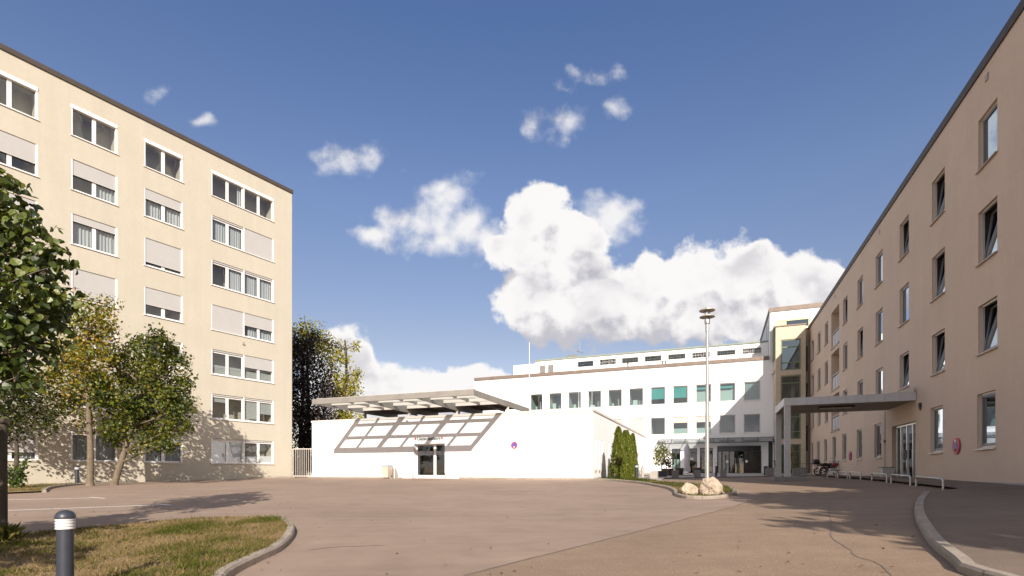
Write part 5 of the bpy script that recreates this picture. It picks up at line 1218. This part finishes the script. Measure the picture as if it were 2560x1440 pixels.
# motorcycles
def moto(px, Y, label, box, basket, hdg, s=1.):
    p = at(px, Y); t = thing('motorcycle', label, 'motorcycle', (p.x, p.y, p.z + .04), hdg, 'motorcycles parked at the wing')
    def wheel(x):
        q = MB(); n = 22; prof = []
        for i in range(n + 1): pass
        k = len(q.v); R_, r_ = .29, .045
        for i in range(n):
            a = 2 * math.pi * i / n
            for j in range(8): c = 2 * math.pi * j / 8; rr = R_ - r_ + r_ * math.cos(c); q.v.append((rr * math.cos(a), r_ * math.sin(c), rr * math.sin(a)))
        for i in range(n):
            for j in range(8): q.f.append((k + i * 8 + j, k + i * 8 + (j + 1) % 8, k + ((i + 1) % n) * 8 + (j + 1) % 8, k + ((i + 1) % n) * 8 + j)); q.m.append(0)
        w = q.build('wheel', M['black_rubber'], t, (x, 0, .29), smooth=True)
        q = MB(); q.tube([(0, -.06, 0), (0, .06, 0)], .05, 10)
        for i in range(6): a = math.pi * i / 3; q.tube([(0, 0, 0), (.24 * math.cos(a), 0, .24 * math.sin(a))], .010, 5)
        q.build('rim', M['chrome'], w)
        q = MB(); m = 14
        for i in range(m):
            a0, a1 = R(15) + R(150) * i / m, R(15) + R(150) * (i + 1) / m
            q.face([(.33 * math.cos(a0), -.07, .33 * math.sin(a0)), (.33 * math.cos(a1), -.07, .33 * math.sin(a1)), (.33 * math.cos(a1), .07, .33 * math.sin(a1)), (.33 * math.cos(a0), .07, .33 * math.sin(a0))])
        q.build('mudguard', M['moto_red'] if x < 0 else M['chrome'], w)
    wheel(-.62); wheel(.62)
    q = MB(); q.tube([(.62, .08, .29), (.50, .08, .62), (.40, .06, .95)], .026, 8); q.tube([(.62, -.08, .29), (.50, -.08, .62), (.40, -.06, .95)], .026, 8); q.build('front_fork', M['chrome'], t)
    q = MB(); q.tube([(.43, 0, .86), (.1, 0, .60), (-.25, 0, .55), (-.62, 0, .62)], [.04, .05, .05, .03], 8); q.tube([(.35, 0, .78), (.15, 0, .30), (-.25, 0, .28), (-.3, 0, .55)], .025, 8); q.tube([(-.62, .1, .29), (-.2, .1, .34)], .025, 6); q.tube([(-.62, -.1, .29), (-.2, -.1, .34)], .025, 6); q.build('frame', M['moto_black'], t)
    q = MB(); q.box(-.18, .22, -.13, .13, .24, .52); q.tube([(.05, .0, .42), (.30, 0, .46)], .10, 10); q.build('engine', M['steel'], t)
    q = MB(); q.tube([(.10, .14, .36), (.0, .17, .24), (-.45, .18, .26), (-.85, .18, .30)], [.02, .025, .045, .045], 8); q.build('exhaust', M['chrome'], t)
    q = MB(); q.tube([(-.08, 0, .70), (.05, 0, .76), (.25, 0, .80), (.38, 0, .82)], [.05, .13, .14, .07], 12); q.build('tank', M['moto_red'], t, smooth=True)
    q = MB(); q.tube([(.0, 0, .75), (-.25, 0, .755), (-.55, 0, .80), (-.70, 0, .79)], [.07, .12, .12, .06], 10); q.build('saddle', M['moto_black'], t, smooth=True)
    q = MB(); q.tube([(.40, -.36, 1.06), (.36, -.22, 1.06), (.40, 0, 1.0), (.36, .22, 1.06), (.28, .38, 1.04)], .014, 6); q.tube([(.30, -.38, 1.05), (.42, -.30, 1.06)], .022, 6); q.tube([(.26, .40, 1.04), (.34, .28, 1.06)], .022, 6); q.build('handlebar', M['moto_black'], t)
    q = MB(); q.lathe([(.03, -.06), (.09, -.02), (.095, .05)], 14, fn=lambda x, y, z: (.52 + z, x, .88 + y)); hl = q.build('headlight', M['moto_red'], t, smooth=True)
    q = MB(); q.lathe([(.085, .051), (.04, .065)], 14, fn=lambda x, y, z: (.52 + z, x, .88 + y)); q.build('lens', M['lamp_glass'], hl)
    for s_ in (-1, 1):
        q = MB(); q.tube([(.36, .25 * s_, 1.07), (.36, .29 * s_, 1.22)], .008, 5); q.lathe([(.05, 0), (.055, .015)], 10, fn=lambda x, y, z: (.36 - z, .29 * s_ + x, 1.26 + y)); q.build('mirror', M['chrome'], t)
        q = MB(); q.lathe([(.03, 0), (.035, .05), (.02, .07)], 8, fn=lambda x, y, z: (-.72 + x * .5, (.12 + z) * s_, .66 + y)); q.build('indicator', M['amber'], t)
    q = MB(); q.box(-.90, -.84, -.09, .09, .50, .66); q.build('number_plate', M['sign_white'], t)
    q = MB(); q.box(-.88, -.82, -.05, .05, .68, .74); q.build('tail_light', M['red'], t)
    if box:
        q = MB(); q.tube([(-.98, 0, .98), (-.92, 0, .98), (-.72, 0, 1.0), (-.55, 0, .98), (-.50, 0, .98)], [.10, .20, .22, .19, .1], 14); q.build('top_box', M['moto_black'], t, smooth=True)
        q = MB(); q.box(-.95, -.45, -.14, .14, .79, .81); q.build('luggage_rack', M['steel'], t)
    if basket:
        q = MB()
        for x in np.linspace(.58, .92, 6): q.tube([(x, -.15, .68), (x, -.15, .86)], .006, 4); q.tube([(x, .15, .68), (x, .15, .86)], .006, 4)
        for z in (.68, .77, .86): q.tube([(.58, -.15, z), (.92, -.15, z), (.92, .15, z), (.58, .15, z), (.58, -.15, z)], .006, 4)
        q.build('basket', M['chrome'], t)
    q = MB(); q.tube([(-.05, .1, .25), (-.02, .28, 0)], .012, 5); q.build('side_stand', M['steel'], t)
hd_ = math.atan2(FR.n.y, FR.n.x)
moto(2081, 37.5, 'red motorcycle without a top box, nearer to the hoop rails', False, True, hd_ + .25)
moto(2068, 38.7, 'dark red motorcycle with a big black top box behind the other one', True, False, hd_ + .12)
# ================================================================== VEGETATION
KITE = (np.array([(0, 0, 0), (.42, .45, .10), (0, 1., 0), (-.42, .45, .10)]), [(0, 1, 2, 3)])
LOBED = (np.array([(0, 0, 0), (.40, .05, .07), (.56, .36, .13), (.40, .60, .10), (.30, .84, .07), (0, 1.05, -.05), (-.30, .84, .07), (-.40, .60, .10), (-.56, .36, .13), (-.40, .05, .07), (0, .5, -.02)]),
         [(0, 1, 2, 10), (10, 2, 3, 4), (10, 4, 5), (10, 5, 6), (10, 6, 7, 8), (0, 10, 8, 9)])
def leaves(name, parent, pos, size, m_, rng, tmpl=KITE, up=.35, outdir=None, tint=None, droop=0.):
    """One mesh of leaf-sized faces at pos (local), each turned its own way."""
    n = len(pos); T, F = tmpl; k = len(T)
    d = rng.normal(size=(n, 3)); d[:, 2] -= droop; d /= np.linalg.norm(d, axis=1)[:, None]                # leaf axis
    nn = rng.normal(size=(n, 3)) * .9; nn[:, 2] += up * 2
    if outdir is not None: nn += outdir * 1.1
    x = np.cross(d, nn); x /= np.linalg.norm(x, axis=1)[:, None] + 1e-9; z = np.cross(x, d)
    s = size * rng.uniform(.6, 1.25, n)
    V = pos[:, None, :] + s[:, None, None] * (T[None, :, 0:1] * x[:, None, :] + T[None, :, 1:2] * d[:, None, :] + T[None, :, 2:3] * z[:, None, :])
    faces = [tuple(i * k + j for j in f) for i in range(n) for f in F]
    me = bpy.data.meshes.new(name); me.from_pydata(V.reshape(-1, 3).tolist(), [], faces); me.materials.append(m_)
    a = me.attributes.new('tint', 'FLOAT', 'FACE'); t = rng.uniform(0, 1, n) if tint is None else np.clip(tint, 0, 1)
    a.data.foreach_set('value', np.repeat(t, len(F)).astype(np.float32)); me.update()
    return link(name, me, parent)
def clump_points(clumps, n, rng, sub=14, spread=.30, shell=.55):
    """Points in sub-clusters near the surface of each ellipsoid: clumps = (x, y, z, rx, ry, rz)."""
    C = np.array([c[:6] for c in clumps], float); vol = (C[:, 3] * C[:, 4] * C[:, 5]) ** (2 / 3); vol /= vol.sum()
    P_, O_, T_ = [], [], []
    for c, w in zip(C, vol):
        m_ = max(6, int(n * w)); ns = max(3, int(sub)); d = rng.normal(size=(ns, 3)); d /= np.linalg.norm(d, axis=1)[:, None]
        cen = d * rng.uniform(shell, 1., ns)[:, None]; tn = rng.uniform(-.28, .28, ns)
        i = rng.integers(0, ns, m_); q = cen[i] + rng.normal(size=(m_, 3)) * spread
        P_.append(c[:3] + q * c[3:6]); o = q / (np.linalg.norm(q, axis=1)[:, None] + 1e-9); O_.append(o); T_.append(tn[i])
    return np.vstack(P_), np.vstack(O_), np.concatenate(T_)
def limb(b, a, c, r0, r1, rng, bend=.12, n=6, sides=7):
    a, c = Vector(a), Vector(c); L_ = (c - a).length; o = Vector(rng.normal(size=3)) * bend * L_; pts = []
    for i in range(n + 1):
        t = i / n; pts.append(a.lerp(c, t) + o * (math.sin(math.pi * t) * .5) + Vector((0, 0, 1)) * (.06 * L_ * math.sin(math.pi * t)))
    b.tube(pts, [r0 + (r1 - r0) * i / n for i in range(n + 1)], sides)
def tree(label, base, trunk, clumps, n, size, leaf, bark, seed, r0=.09, tmpl=KITE, sub=14, spread=.30, name='tree', cat='tree', group=None, up=.35, bias=.5, limbs=True, twigs=0, shell=.55, droop=0.):
    """trunk: world points; clumps: world ellipsoids."""
    rng = np.random.default_rng(seed); t = thing(name, label, cat, base, 0, group); B_ = Vector(base)
    tr = [Vector(p) - B_ for p in trunk]; b = MB(); m_ = len(tr)
    pts = dense3(tr, 5); b.tube(pts, [r0 * (1 - .72 * i / (len(pts) - 1)) * (1.25 if i == 0 else 1) for i in range(len(pts))], 10)
    if limbs:
        for c in clumps:
            cc = Vector(c[:3]) - B_; best = min(range(len(pts)), key=lambda i: (pts[i] - cc).length + max(0, pts[i].z - cc.z + .3 * (cc - pts[i]).length) * 2)
            limb(b, pts[best], cc, r0 * .26, r0 * .06, rng)
            for k in range(twigs):
                e = cc + Vector(rng.normal(size=3)) * (c[3] * .7); limb(b, cc.lerp(pts[best], .3), e, r0 * .14, r0 * .05, rng, sides=5, n=4)
    b.build('trunk', bark, t, smooth=True)
    P_, O_, T_ = clump_points([(Vector(c[:3]) - B_).to_tuple() + tuple(c[3:6]) for c in clumps], n, rng, sub, spread, shell)
    leaves('crown', t, P_, size, leaf, rng, tmpl, up, O_, bias + T_ + rng.normal(size=len(P_)) * .22, droop)
    return t
def dense3(P_, k):
    out = []
    for i in range(len(P_) - 1):
        p0, p1, p2, p3 = P_[max(0, i - 1)], P_[i], P_[i + 1], P_[min(len(P_) - 1, i + 2)]
        for q in range(k):
            t = q / k; out.append(.5 * ((2 * p1) + (p2 - p0) * t + (2 * p0 - 5 * p1 + 4 * p2 - p3) * t * t + (3 * p1 - p0 - 3 * p2 + p3) * t ** 3))
    return out + [P_[-1]]
def cl(px, py, rpx, Y, ry=None, dy=0., rzpx=None):
    p = vp(px, py, Y + dy); r = rpx / FPX * Y; return (p.x, p.y, p.z, r, ry or r, (rzpx or rpx) / FPX * Y)

# near young tree at the left edge, with its stakes
r_ = random.Random(3); Y = 8.5
base = at(-40, Y)
C_ = [cl(px, py, rp, Y, dy=r_.uniform(-.45, .45)) for px, py, rp in ((5, 470, 36), (25, 540, 50), (85, 585, 46), (30, 630, 62), (110, 655, 46), (135, 612, 26), (50, 715, 70), (130, 715, 46), (152, 660, 26), (35, 800, 72), (115, 795, 58), (150, 770, 30), (45, 880, 62), (110, 860, 48), (25, 940, 40), (70, 935, 26),
     (-70, 520, 80), (-60, 640, 100), (-90, 760, 120), (-70, 880, 90), (-170, 640, 100), (-180, 780, 110), (-40, 440, 40), (-140, 520, 70), (-70, 1015, 64), (-140, 1060, 80), (-60, 1090, 36))]
tree('nearest tree with large dark green linden leaves, tied to wooden stakes', base, [base, vp(-45, 1150, Y), vp(-35, 900, Y), vp(-20, 700, Y), vp(0, 500, Y)], C_, 5000, .115, M['leaf_near'], M['bark'], 21, .055, LOBED, sub=12, spread=.33, up=.30, bias=.40, twigs=2, shell=.4, droop=.6)
p = at(9, 8.3); st = thing('tree_stakes', 'shade-darkened wooden tree stakes with a round crossbar below the nearest tree', 'tree stakes', p)
hs = (HOR - 1045) / FPX * 8.3 + EYE - p.z
q = MB(); q.tube([(0, 0, -.3), (0, 0, hs)], [.052, .048], 12); q.build('stake', M['wood'], st, smooth=True)
q = MB(); q.tube([(-.75, .35, -.3), (-.75, .35, hs)], [.052, .048], 12); q.build('stake', M['wood'], st, smooth=True)
q = MB(); q.tube([(-.95, .10, hs - .06), (.10, -.055, hs - .05)], .045, 10); q.build('crossbar', M['wood'], st, smooth=True)

# three maples in the verge
Y = 23.6; base = at(38, Y)
C_ = [cl(px, py, rp, Y, dy=r_.uniform(-.5, .5)) for px, py, rp in ((40, 1010, 55), (100, 1000, 45), (125, 1045, 30), (20, 1055, 50), (75, 1055, 40), (-30, 1000, 60), (-70, 1040, 60), (60, 965, 40), (-20, 950, 50), (110, 970, 30))]
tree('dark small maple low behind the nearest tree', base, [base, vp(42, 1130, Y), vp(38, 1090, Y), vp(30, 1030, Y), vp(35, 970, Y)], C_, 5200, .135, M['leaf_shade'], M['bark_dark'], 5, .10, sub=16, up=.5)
Y = 25.4; base = at(225, Y)
C_ = [cl(px, py, rp, Y, dy=r_.uniform(-.7, .7)) for px, py, rp in ((215, 775, 30), (250, 780, 34), (195, 815, 38), (245, 830, 42), (275, 830, 20), (180, 870, 44), (230, 885, 46), (262, 880, 28), (150, 905, 36), (185, 935, 46), (245, 940, 44), (150, 965, 40), (215, 985, 46), (180, 1010, 36), (255, 1000, 30), (125, 940, 20), (210, 1055, 24))]
tree('slender maple with yellowing and orange leaves and a straight pale trunk', base, [base, vp(226, 1120, Y), vp(221, 1020, Y), vp(216, 900, Y), vp(222, 790, Y)], C_, 7000, .145, M['leaf_autumn'], M['bark'], 7, .16, sub=12, spread=.34, bias=.42, twigs=2, up=.3)
Y = 26.2; base = at(285, Y)
C_ = [cl(px, py, rp, Y, dy=r_.uniform(-1.1, .9)) for px, py, rp in ((330, 880, 44), (385, 880, 46), (425, 895, 36), (295, 925, 46), (355, 935, 62), (420, 945, 52), (455, 960, 28), (280, 985, 44), (335, 1000, 60), (400, 1005, 58), (450, 1015, 34), (290, 1045, 42), (345, 1065, 50), (405, 1065, 46), (440, 1070, 30), (300, 1090, 30), (370, 1105, 34), (420, 1105, 26), (262, 1075, 22), (462, 915, 16), (400, 862, 22))]
tree('dense round green maple on a leaning trunk before the cream block', base, [base, vp(303, 1155, Y), vp(322, 1095, Y), vp(345, 1010, Y), vp(370, 900, Y)], C_, 11500, .165, M['leaf_maple'], M['bark'], 9, .17, sub=11, spread=.24, bias=.38, up=.6, shell=.6)
# shrub at the foot of the dark maple
p = at(40, 23.0); t = thing('leafy_shrub', 'leafy green shrub at the foot of the dark small maple', 'shrub', p); rng = np.random.default_rng(4); b = MB(); pos = []
for k in range(14):
    a = rng.uniform(0, 6.28); e = Vector((.55 * math.cos(a) * rng.uniform(.3, 1), .4 * math.sin(a), rng.uniform(.5, 1.35))); limb(b, (0, 0, 0), e, .014, .006, rng, n=5, sides=5)
    for j in range(34): tt_ = rng.uniform(.15, 1.05); pos.append(np.array(e) * tt_ + rng.normal(size=3) * .09)
b.build('stems', M['bark_dark'], t); leaves('foliage', t, np.array(pos), .13, M['leaf_plant'], rng, up=.5)

# trees beyond the gate
Y = 46.
def bt(label, base, trunk, pts, n, size, leaf, seed, bias, rs=1., sub=14, twigs=1, spread=.32):
    C_ = [cl(px, py, rp * rs, base.y, dy=r_.uniform(-2, 2)) for px, py, rp in pts]
    return tree(label, base, trunk, C_, n, size, leaf, M['bark_dark'], seed, .24, sub=sub, spread=spread, bias=bias, twigs=twigs, up=.3, group='trees beyond the gate')
b1 = at(752, 46)
bt('dark copper-leaved tree beyond the gate, right beside the cream block', b1, [b1, vp(752, 1080, 46), vp(758, 980, 46), vp(756, 880, 46)],
   ((755, 860, 28), (785, 855, 22), (735, 890, 34), (772, 900, 34), (745, 940, 40), (790, 945, 36), (740, 990, 40), (785, 1000, 46), (820, 985, 30), (745, 1045, 42), (795, 1050, 40), (750, 1100, 40), (715, 930, 40), (705, 1000, 40), (780, 1110, 34), (745, 1150, 30), (740, 1195, 36), (775, 1180, 30), (765, 1090, 34), (760, 1040, 34)), 16000, .20, M['leaf_purple'], 31, .4)
b2 = at(842, 51)
bt('sparse yellow-green tree behind the glass canopy with bare twigs', b2, [b2, vp(845, 1080, 51), vp(862, 980, 51), vp(866, 900, 51), vp(862, 850, 51)],
   ((850, 870, 20), (815, 862, 24), (838, 895, 16), (868, 900, 14), (888, 865, 12), (845, 965, 28), (875, 955, 26), (892, 935, 14), (860, 990, 28), (885, 985, 18), (835, 1000, 26), (855, 1030, 22), (880, 1010, 16), (840, 1045, 26), (875, 1050, 20), (810, 1060, 24), (830, 1090, 30), (900, 1048, 14)), 5200, .22, M['leaf_yellow'], 33, .55, twigs=3, spread=.38)
b3 = at(770, 56)
bt('tall light green tree rearmost beyond the gate', b3, [b3, vp(770, 1000, 56), vp(768, 900, 56), vp(765, 820, 56)],
   ((745, 830, 26), (775, 832, 24), (800, 850, 24), (735, 850, 26), (765, 860, 28), (820, 890, 22), (725, 880, 30), (790, 880, 24), (830, 930, 24)), 3000, .24, M['leaf_yellow'], 35, .22, twigs=3, spread=.4)
# hedge and wall of shade behind the gate
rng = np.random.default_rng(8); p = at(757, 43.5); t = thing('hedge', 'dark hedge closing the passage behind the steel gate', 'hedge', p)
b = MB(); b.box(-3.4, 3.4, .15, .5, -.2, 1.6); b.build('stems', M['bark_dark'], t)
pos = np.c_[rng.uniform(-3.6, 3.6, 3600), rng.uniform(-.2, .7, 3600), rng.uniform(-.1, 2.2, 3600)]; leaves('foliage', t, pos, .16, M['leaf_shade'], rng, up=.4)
p = at(757, 41.8); q = MB(); q.box(-2.2, 2.2, -.08, .08, -.3, .36); q.box(-2.25, 2.25, -.11, .11, .36, .42); tag(q.build('low_wall', M['conc_dark'], None, (p.x, p.y, p.z), (0, 0, FP.rz)), 'low grey wall behind the steel gate', 'wall')

# thuja columns along the pavilion
def thuja(x, y, top, w, label, seed):
    p = FP.w(x, y); z = gz(p.x, p.y); h = EYE + top - z; t = thing('thuja', label, 'thuja', (p.x, p.y, z), 0, 'thuja columns along the pavilion'); rng = np.random.default_rng(seed)
    b = MB(); b.tube([(0, 0, -.1), (0, 0, h * .8)], [.06, .02], 7); b.build('trunk', M['bark_dark'], t)
    n = 5200; u = rng.uniform(0, 1, n) ** .8; a = rng.uniform(0, 2 * np.pi, n)
    prof = np.interp(u, [0, .06, .25, .6, .85, .96, 1.], [.92, 1., .90, .62, .36, .19, .04])
    rr = w * prof * (rng.uniform(.72, 1.02, n)) * (1 + .10 * np.sin(a * 5 + u * 17 + seed) + .08 * np.sin(a * 3 - u * 31))
    pos = np.c_[rr * np.cos(a), rr * np.sin(a), u * h * .985]; out = np.c_[np.cos(a), np.sin(a), np.full(n, .35)]
    d = out * .5 + rng.normal(size=(n, 3)) * .35; d[:, 2] += .8; d /= np.linalg.norm(d, axis=1)[:, None]
    x_ = np.cross(d, out + rng.normal(size=(n, 3)) * .4); x_ /= np.linalg.norm(x_, axis=1)[:, None]; s = rng.uniform(.07, .13, n)
    T = KITE[0] * np.array([.8, 1, 1]); z_ = np.cross(x_, d)
    V = pos[:, None, :] + s[:, None, None] * (T[None, :, 0:1] * x_[:, None] + T[None, :, 1:2] * d[:, None] + T[None, :, 2:3] * z_[:, None])
    me = bpy.data.meshes.new('crown'); me.from_pydata(V.reshape(-1, 3).tolist(), [], [tuple(range(4 * i, 4 * i + 4)) for i in range(n)]); me.materials.append(M['leaf_thuja'])
    at_ = me.attributes.new('tint', 'FLOAT', 'FACE'); at_.data.foreach_set('value', np.clip(rng.uniform(.1, .9, n) + .25 * np.sin(a * 5 + u * 17 + seed), 0, 1).astype(np.float32)); link('crown', me, t)
for k, (px, dy, top, w) in enumerate(((1546, 0., 2.66, .52), (1562, 1.55, 2.55, .40), (1568, 3.0, 2.66, .38), (1576, 4.4, 2.45, .38), (1582, 5.8, 2.66, .38))):
    o_ = FP.o; yy_ = .75 + dy
    x = FP.fx(px, yy_)
    thuja(x, yy_, top, w, ('foremost and widest thuja column by the pavilion corner', 'second thuja column from the pavilion corner', 'middle thuja column of the row', 'fourth thuja column, next to the browned one', 'rearmost thuja column with browned side, by the bollard light')[k], 40 + k)

# little forecourt tree and plants by the tower
Y = 39.5; b0 = at(1655, Y); b0.z += .45
C_ = [cl(px, py, rp, Y, dy=r_.uniform(-.3, .3)) for px, py, rp in ((1655, 1120, 11), (1668, 1130, 9), (1650, 1140, 14), (1672, 1145, 12), (1640, 1148, 10), (1685, 1142, 8), (1655, 1155, 12), (1672, 1158, 9), (1641, 1158, 7), (1660, 1128, 8), (1677, 1166, 6), (1645, 1132, 9))]
tree('small yellowish-green magnolia tree growing from the dark planter box', b0, [b0, vp(1654, 1170, Y), vp(1656, 1140, Y), vp(1657, 1120, Y)], C_, 900, .16, M['leaf_magnolia'], M['bark'], 51, .05, sub=8, spread=.4, bias=.45, twigs=1)
for px, Y, h, w, lab, lf in ((1949, 44.5, 1.3, .45, 'dark leafy plant between the porch columns', 'leaf_shade'), (1985, 43.5, .7, .5, 'bright green low plant behind the near porch column', 'leaf_plant'), (1979, 45, 2.4, .35, 'tall yellow-green plant before the tower window', 'leaf_yellow')):
    p = at(px, Y); t = thing('potted_plant', lab, 'plant', (p.x, p.y, p.z + .04)); rng = np.random.default_rng(int(px)); b = MB(); pos = []
    for k in range(8):
        e = Vector((rng.normal() * w * .5, rng.normal() * w * .5, h * rng.uniform(.6, 1))); limb(b, (0, 0, 0), e, .014, .006, rng, n=4, sides=5)
        for j in range(26): pos.append(np.array(e) * rng.uniform(.25, 1.05) + rng.normal(size=3) * .10)
    b.build('stems', M['bark_dark'], t); leaves('foliage', t, np.array(pos), .15, M[lf], rng, up=.5)

# trees outside the picture whose shade falls on the drive and which the panes mirror
def off_tree(x, y, zc, rx, rz, seed, label, n=3600, size=.42):
    n = int(n * min(1, rx / 3.5) ** (2.2 if rx > 2 else 1.5)); size *= min(1, rx / 3)
    base = Vector((x, y, gz(x, y))); rng = np.random.default_rng(seed); C_ = []
    for k in range(16):
        d = rng.normal(size=3); d /= np.linalg.norm(d); d *= rng.uniform(.45, .9); C_.append((x + d[0] * rx, y + d[1] * rx, EYE + zc + d[2] * rz, rx * .36, rx * .36, rz * .20))
    tree(label, base, [base, base.lerp(Vector((x, y, EYE + zc)), .6), Vector((x, y, EYE + zc)), Vector((x, y, EYE + zc + rz * .8))], C_, n, size, M['leaf_offscene'], M['bark_dark'], seed, .28, sub=10, spread=.3, name='tree', group='shade trees behind the viewpoint', up=.5)
for k, (x, y, zc, rx, lab) in enumerate(((-6., -47., 7.5, 5.5, 'tall far tree behind the viewpoint, mirrored in the white building windows'), (3.5, -50., 8.5, 6., 'widest far tree behind the viewpoint'), (-17., -52., 7., 6., 'leftmost far tree behind the viewpoint'))): off_tree(x, y, zc, rx, 5.5, 80 + k, lab, 2200, 1.1)
for k, a in enumerate(OFF_TREES): off_tree(*a[:5], 60 + k, a[5])

# ------------------------------------------------------------------ grass
def vnoise(x, y, s, seed=0):
    rng = np.random.default_rng(seed); g = rng.uniform(0, 1, (64, 64)); x = x * s + 17.3; y = y * s + 9.1
    xi = np.floor(x).astype(int); yi = np.floor(y).astype(int); fx = x - xi; fy = y - yi; fx = fx * fx * (3 - 2 * fx); fy = fy * fy * (3 - 2 * fy)
    G = lambda a, b_: g[a % 64, b_ % 64]
    return (G(xi, yi) * (1 - fx) + G(xi + 1, yi) * fx) * (1 - fy) + (G(xi, yi + 1) * (1 - fx) + G(xi + 1, yi + 1) * fx) * fy
def inside(poly, X, Y):
    P_ = [(p[0], p[1]) for p in poly]; ins = np.zeros(len(X), bool)
    for i in range(len(P_)):
        (x0, y0), (x1, y1) = P_[i], P_[(i + 1) % len(P_)]
        if y0 == y1: continue
        ins ^= ((y0 > Y) != (y1 > Y)) & (X < (x1 - x0) * (Y - y0) / (y1 - y0) + x0)
    return ins
def grass(label, poly, n, hgt, lift, seed, box=None, dry=.5, far=None):
    rng = np.random.default_rng(seed); xs = [p[0] for p in poly]; ys = [p[1] for p in poly]; bx = box or (min(xs), max(xs), min(ys), max(ys))
    X = rng.uniform(bx[0], bx[1], n); Y = rng.uniform(bx[2], bx[3], n); k = inside(poly, X, Y)
    dn = vnoise(X, Y, .9, seed) * .55 + vnoise(X, Y, 2.7, seed + 1) * .45
    k &= rng.uniform(0, 1, n) < np.clip(1.35 - dn * 1.1, .25, 1)
    X, Y, dn = X[k], Y[k], dn[k]; Z = gh(X, Y) + lift; m_ = len(X)
    h = hgt * rng.uniform(.45, 1.25, m_) * np.clip(1.5 - dn, .5, 1.25) * (1 + (rng.uniform(0, 1, m_) > .985) * 1.6); a = rng.uniform(0, 2 * np.pi, m_); w = rng.uniform(.004, .009, m_) * (hgt / .06) ** .6
    le = rng.normal(size=(m_, 2)) * h[:, None] * .75
    A = np.c_[X + np.cos(a) * w, Y + np.sin(a) * w, Z]; B_ = np.c_[X - np.cos(a) * w, Y - np.sin(a) * w, Z]; C_ = np.c_[X + le[:, 0], Y + le[:, 1], Z + h]
    V = np.stack([A, B_, C_], 1).reshape(-1, 3)
    me = bpy.data.meshes.new('grass'); me.vertices.add(len(V)); me.vertices.foreach_set('co', V.ravel()); me.loops.add(len(V)); me.loops.foreach_set('vertex_index', np.arange(len(V), dtype=np.int32))
    me.polygons.add(m_); me.polygons.foreach_set('loop_start', np.arange(0, len(V), 3, dtype=np.int32)); me.update(calc_edges=True)
    at_ = me.attributes.new('tint', 'FLOAT', 'FACE'); at_.data.foreach_set('value', np.clip(dry + (dn - .5) * 1.5 + rng.normal(size=m_) * .20, 0, 1).astype(np.float32)); me.materials.append(M['grass'])
    o = link('grass', me); tag(o, label, 'grass', None, 'stuff'); return o
grass('patchy half-dry grass of the foreground lawn', lawn_poly, 210000, .055, .085, 1, (-13.5, -2.6, 3.2, 15), .53)
grass('thin dry grass of the verge below the cream block', verge_poly, 60000, .07, .06, 2, (-30, -15, 17, 38), .58)
grass('short green grass round the boulders', isl_poly, 30000, .07, .07, 3, None, .36)
# weeds at the stake and along the wing
p = at(14, 8.1); t = thing('grass_tuft', 'long grass tuft at the foot of the wooden stake', 'grass', p); rng = np.random.default_rng(77); b = MB()
for k in range(170):
    a = rng.uniform(0, 6.28); r0_ = rng.uniform(0, .16); x, y = r0_ * math.cos(a), r0_ * math.sin(a); h = rng.uniform(.12, .34); lx, ly = rng.normal(size=2) * .12
    b.face([(x - .006, y, .05), (x + .006, y, .05), (x + lx * .5, y + ly * .5, .05 + h * .75), (x + lx, y + ly, .05 + h)])
o = b.build('blades', M['grass'], t); tag(o, kind='stuff'); at_ = o.data.attributes.new('tint', 'FLOAT', 'FACE'); at_.data.foreach_set('value', rng.uniform(.1, .6, len(o.data.polygons)).astype(np.float32))

# fallen leaves scattered over the yard
rng = np.random.default_rng(12); b = MB()
for k in range(240):
    if k < 130: p = gp(rng.uniform(100, 2500), 1195 + 245 * rng.uniform(0, 1) ** .8)
    else: p = gp(rng.uniform(20, 740), rng.uniform(1212, 1300))
    a = rng.uniform(0, 6.28); r0_ = rng.uniform(.012, .032); z = gz(p.x, p.y) + .012
    b.face([(p.x + r0_ * math.cos(a + w) * (1 if i % 2 else .55), p.y + r0_ * math.sin(a + w) * (1 if i % 2 else .55), z + rng.uniform(0, .02)) for i, w in enumerate((0, 1.2, 2.4, 3.6, 4.8))])
o = b.build('fallen_leaves', M['leaf_fallen']); tag(o, 'dry fallen leaves scattered over the asphalt', 'leaves', None, 'stuff')
at_ = o.data.attributes.new('tint', 'FLOAT', 'FACE'); at_.data.foreach_set('value', rng.uniform(0, 1, len(o.data.polygons)).astype(np.float32))

# ------------------------------------------------------------------ roots of buildings go to their foot
for o in (left, low, white, block, tower, right, cano, porch, ent):
    dz = {left: -.9, low: -.43, white: -.2, block: -.2, tower: -.2, right: -.35}.get(o, -.4)
    for c in [c for c in col.objects if c.parent == o]: c.location.z -= dz
    o.location.z += dz
# plain Blender suffixes: parts that repeat share one stem already
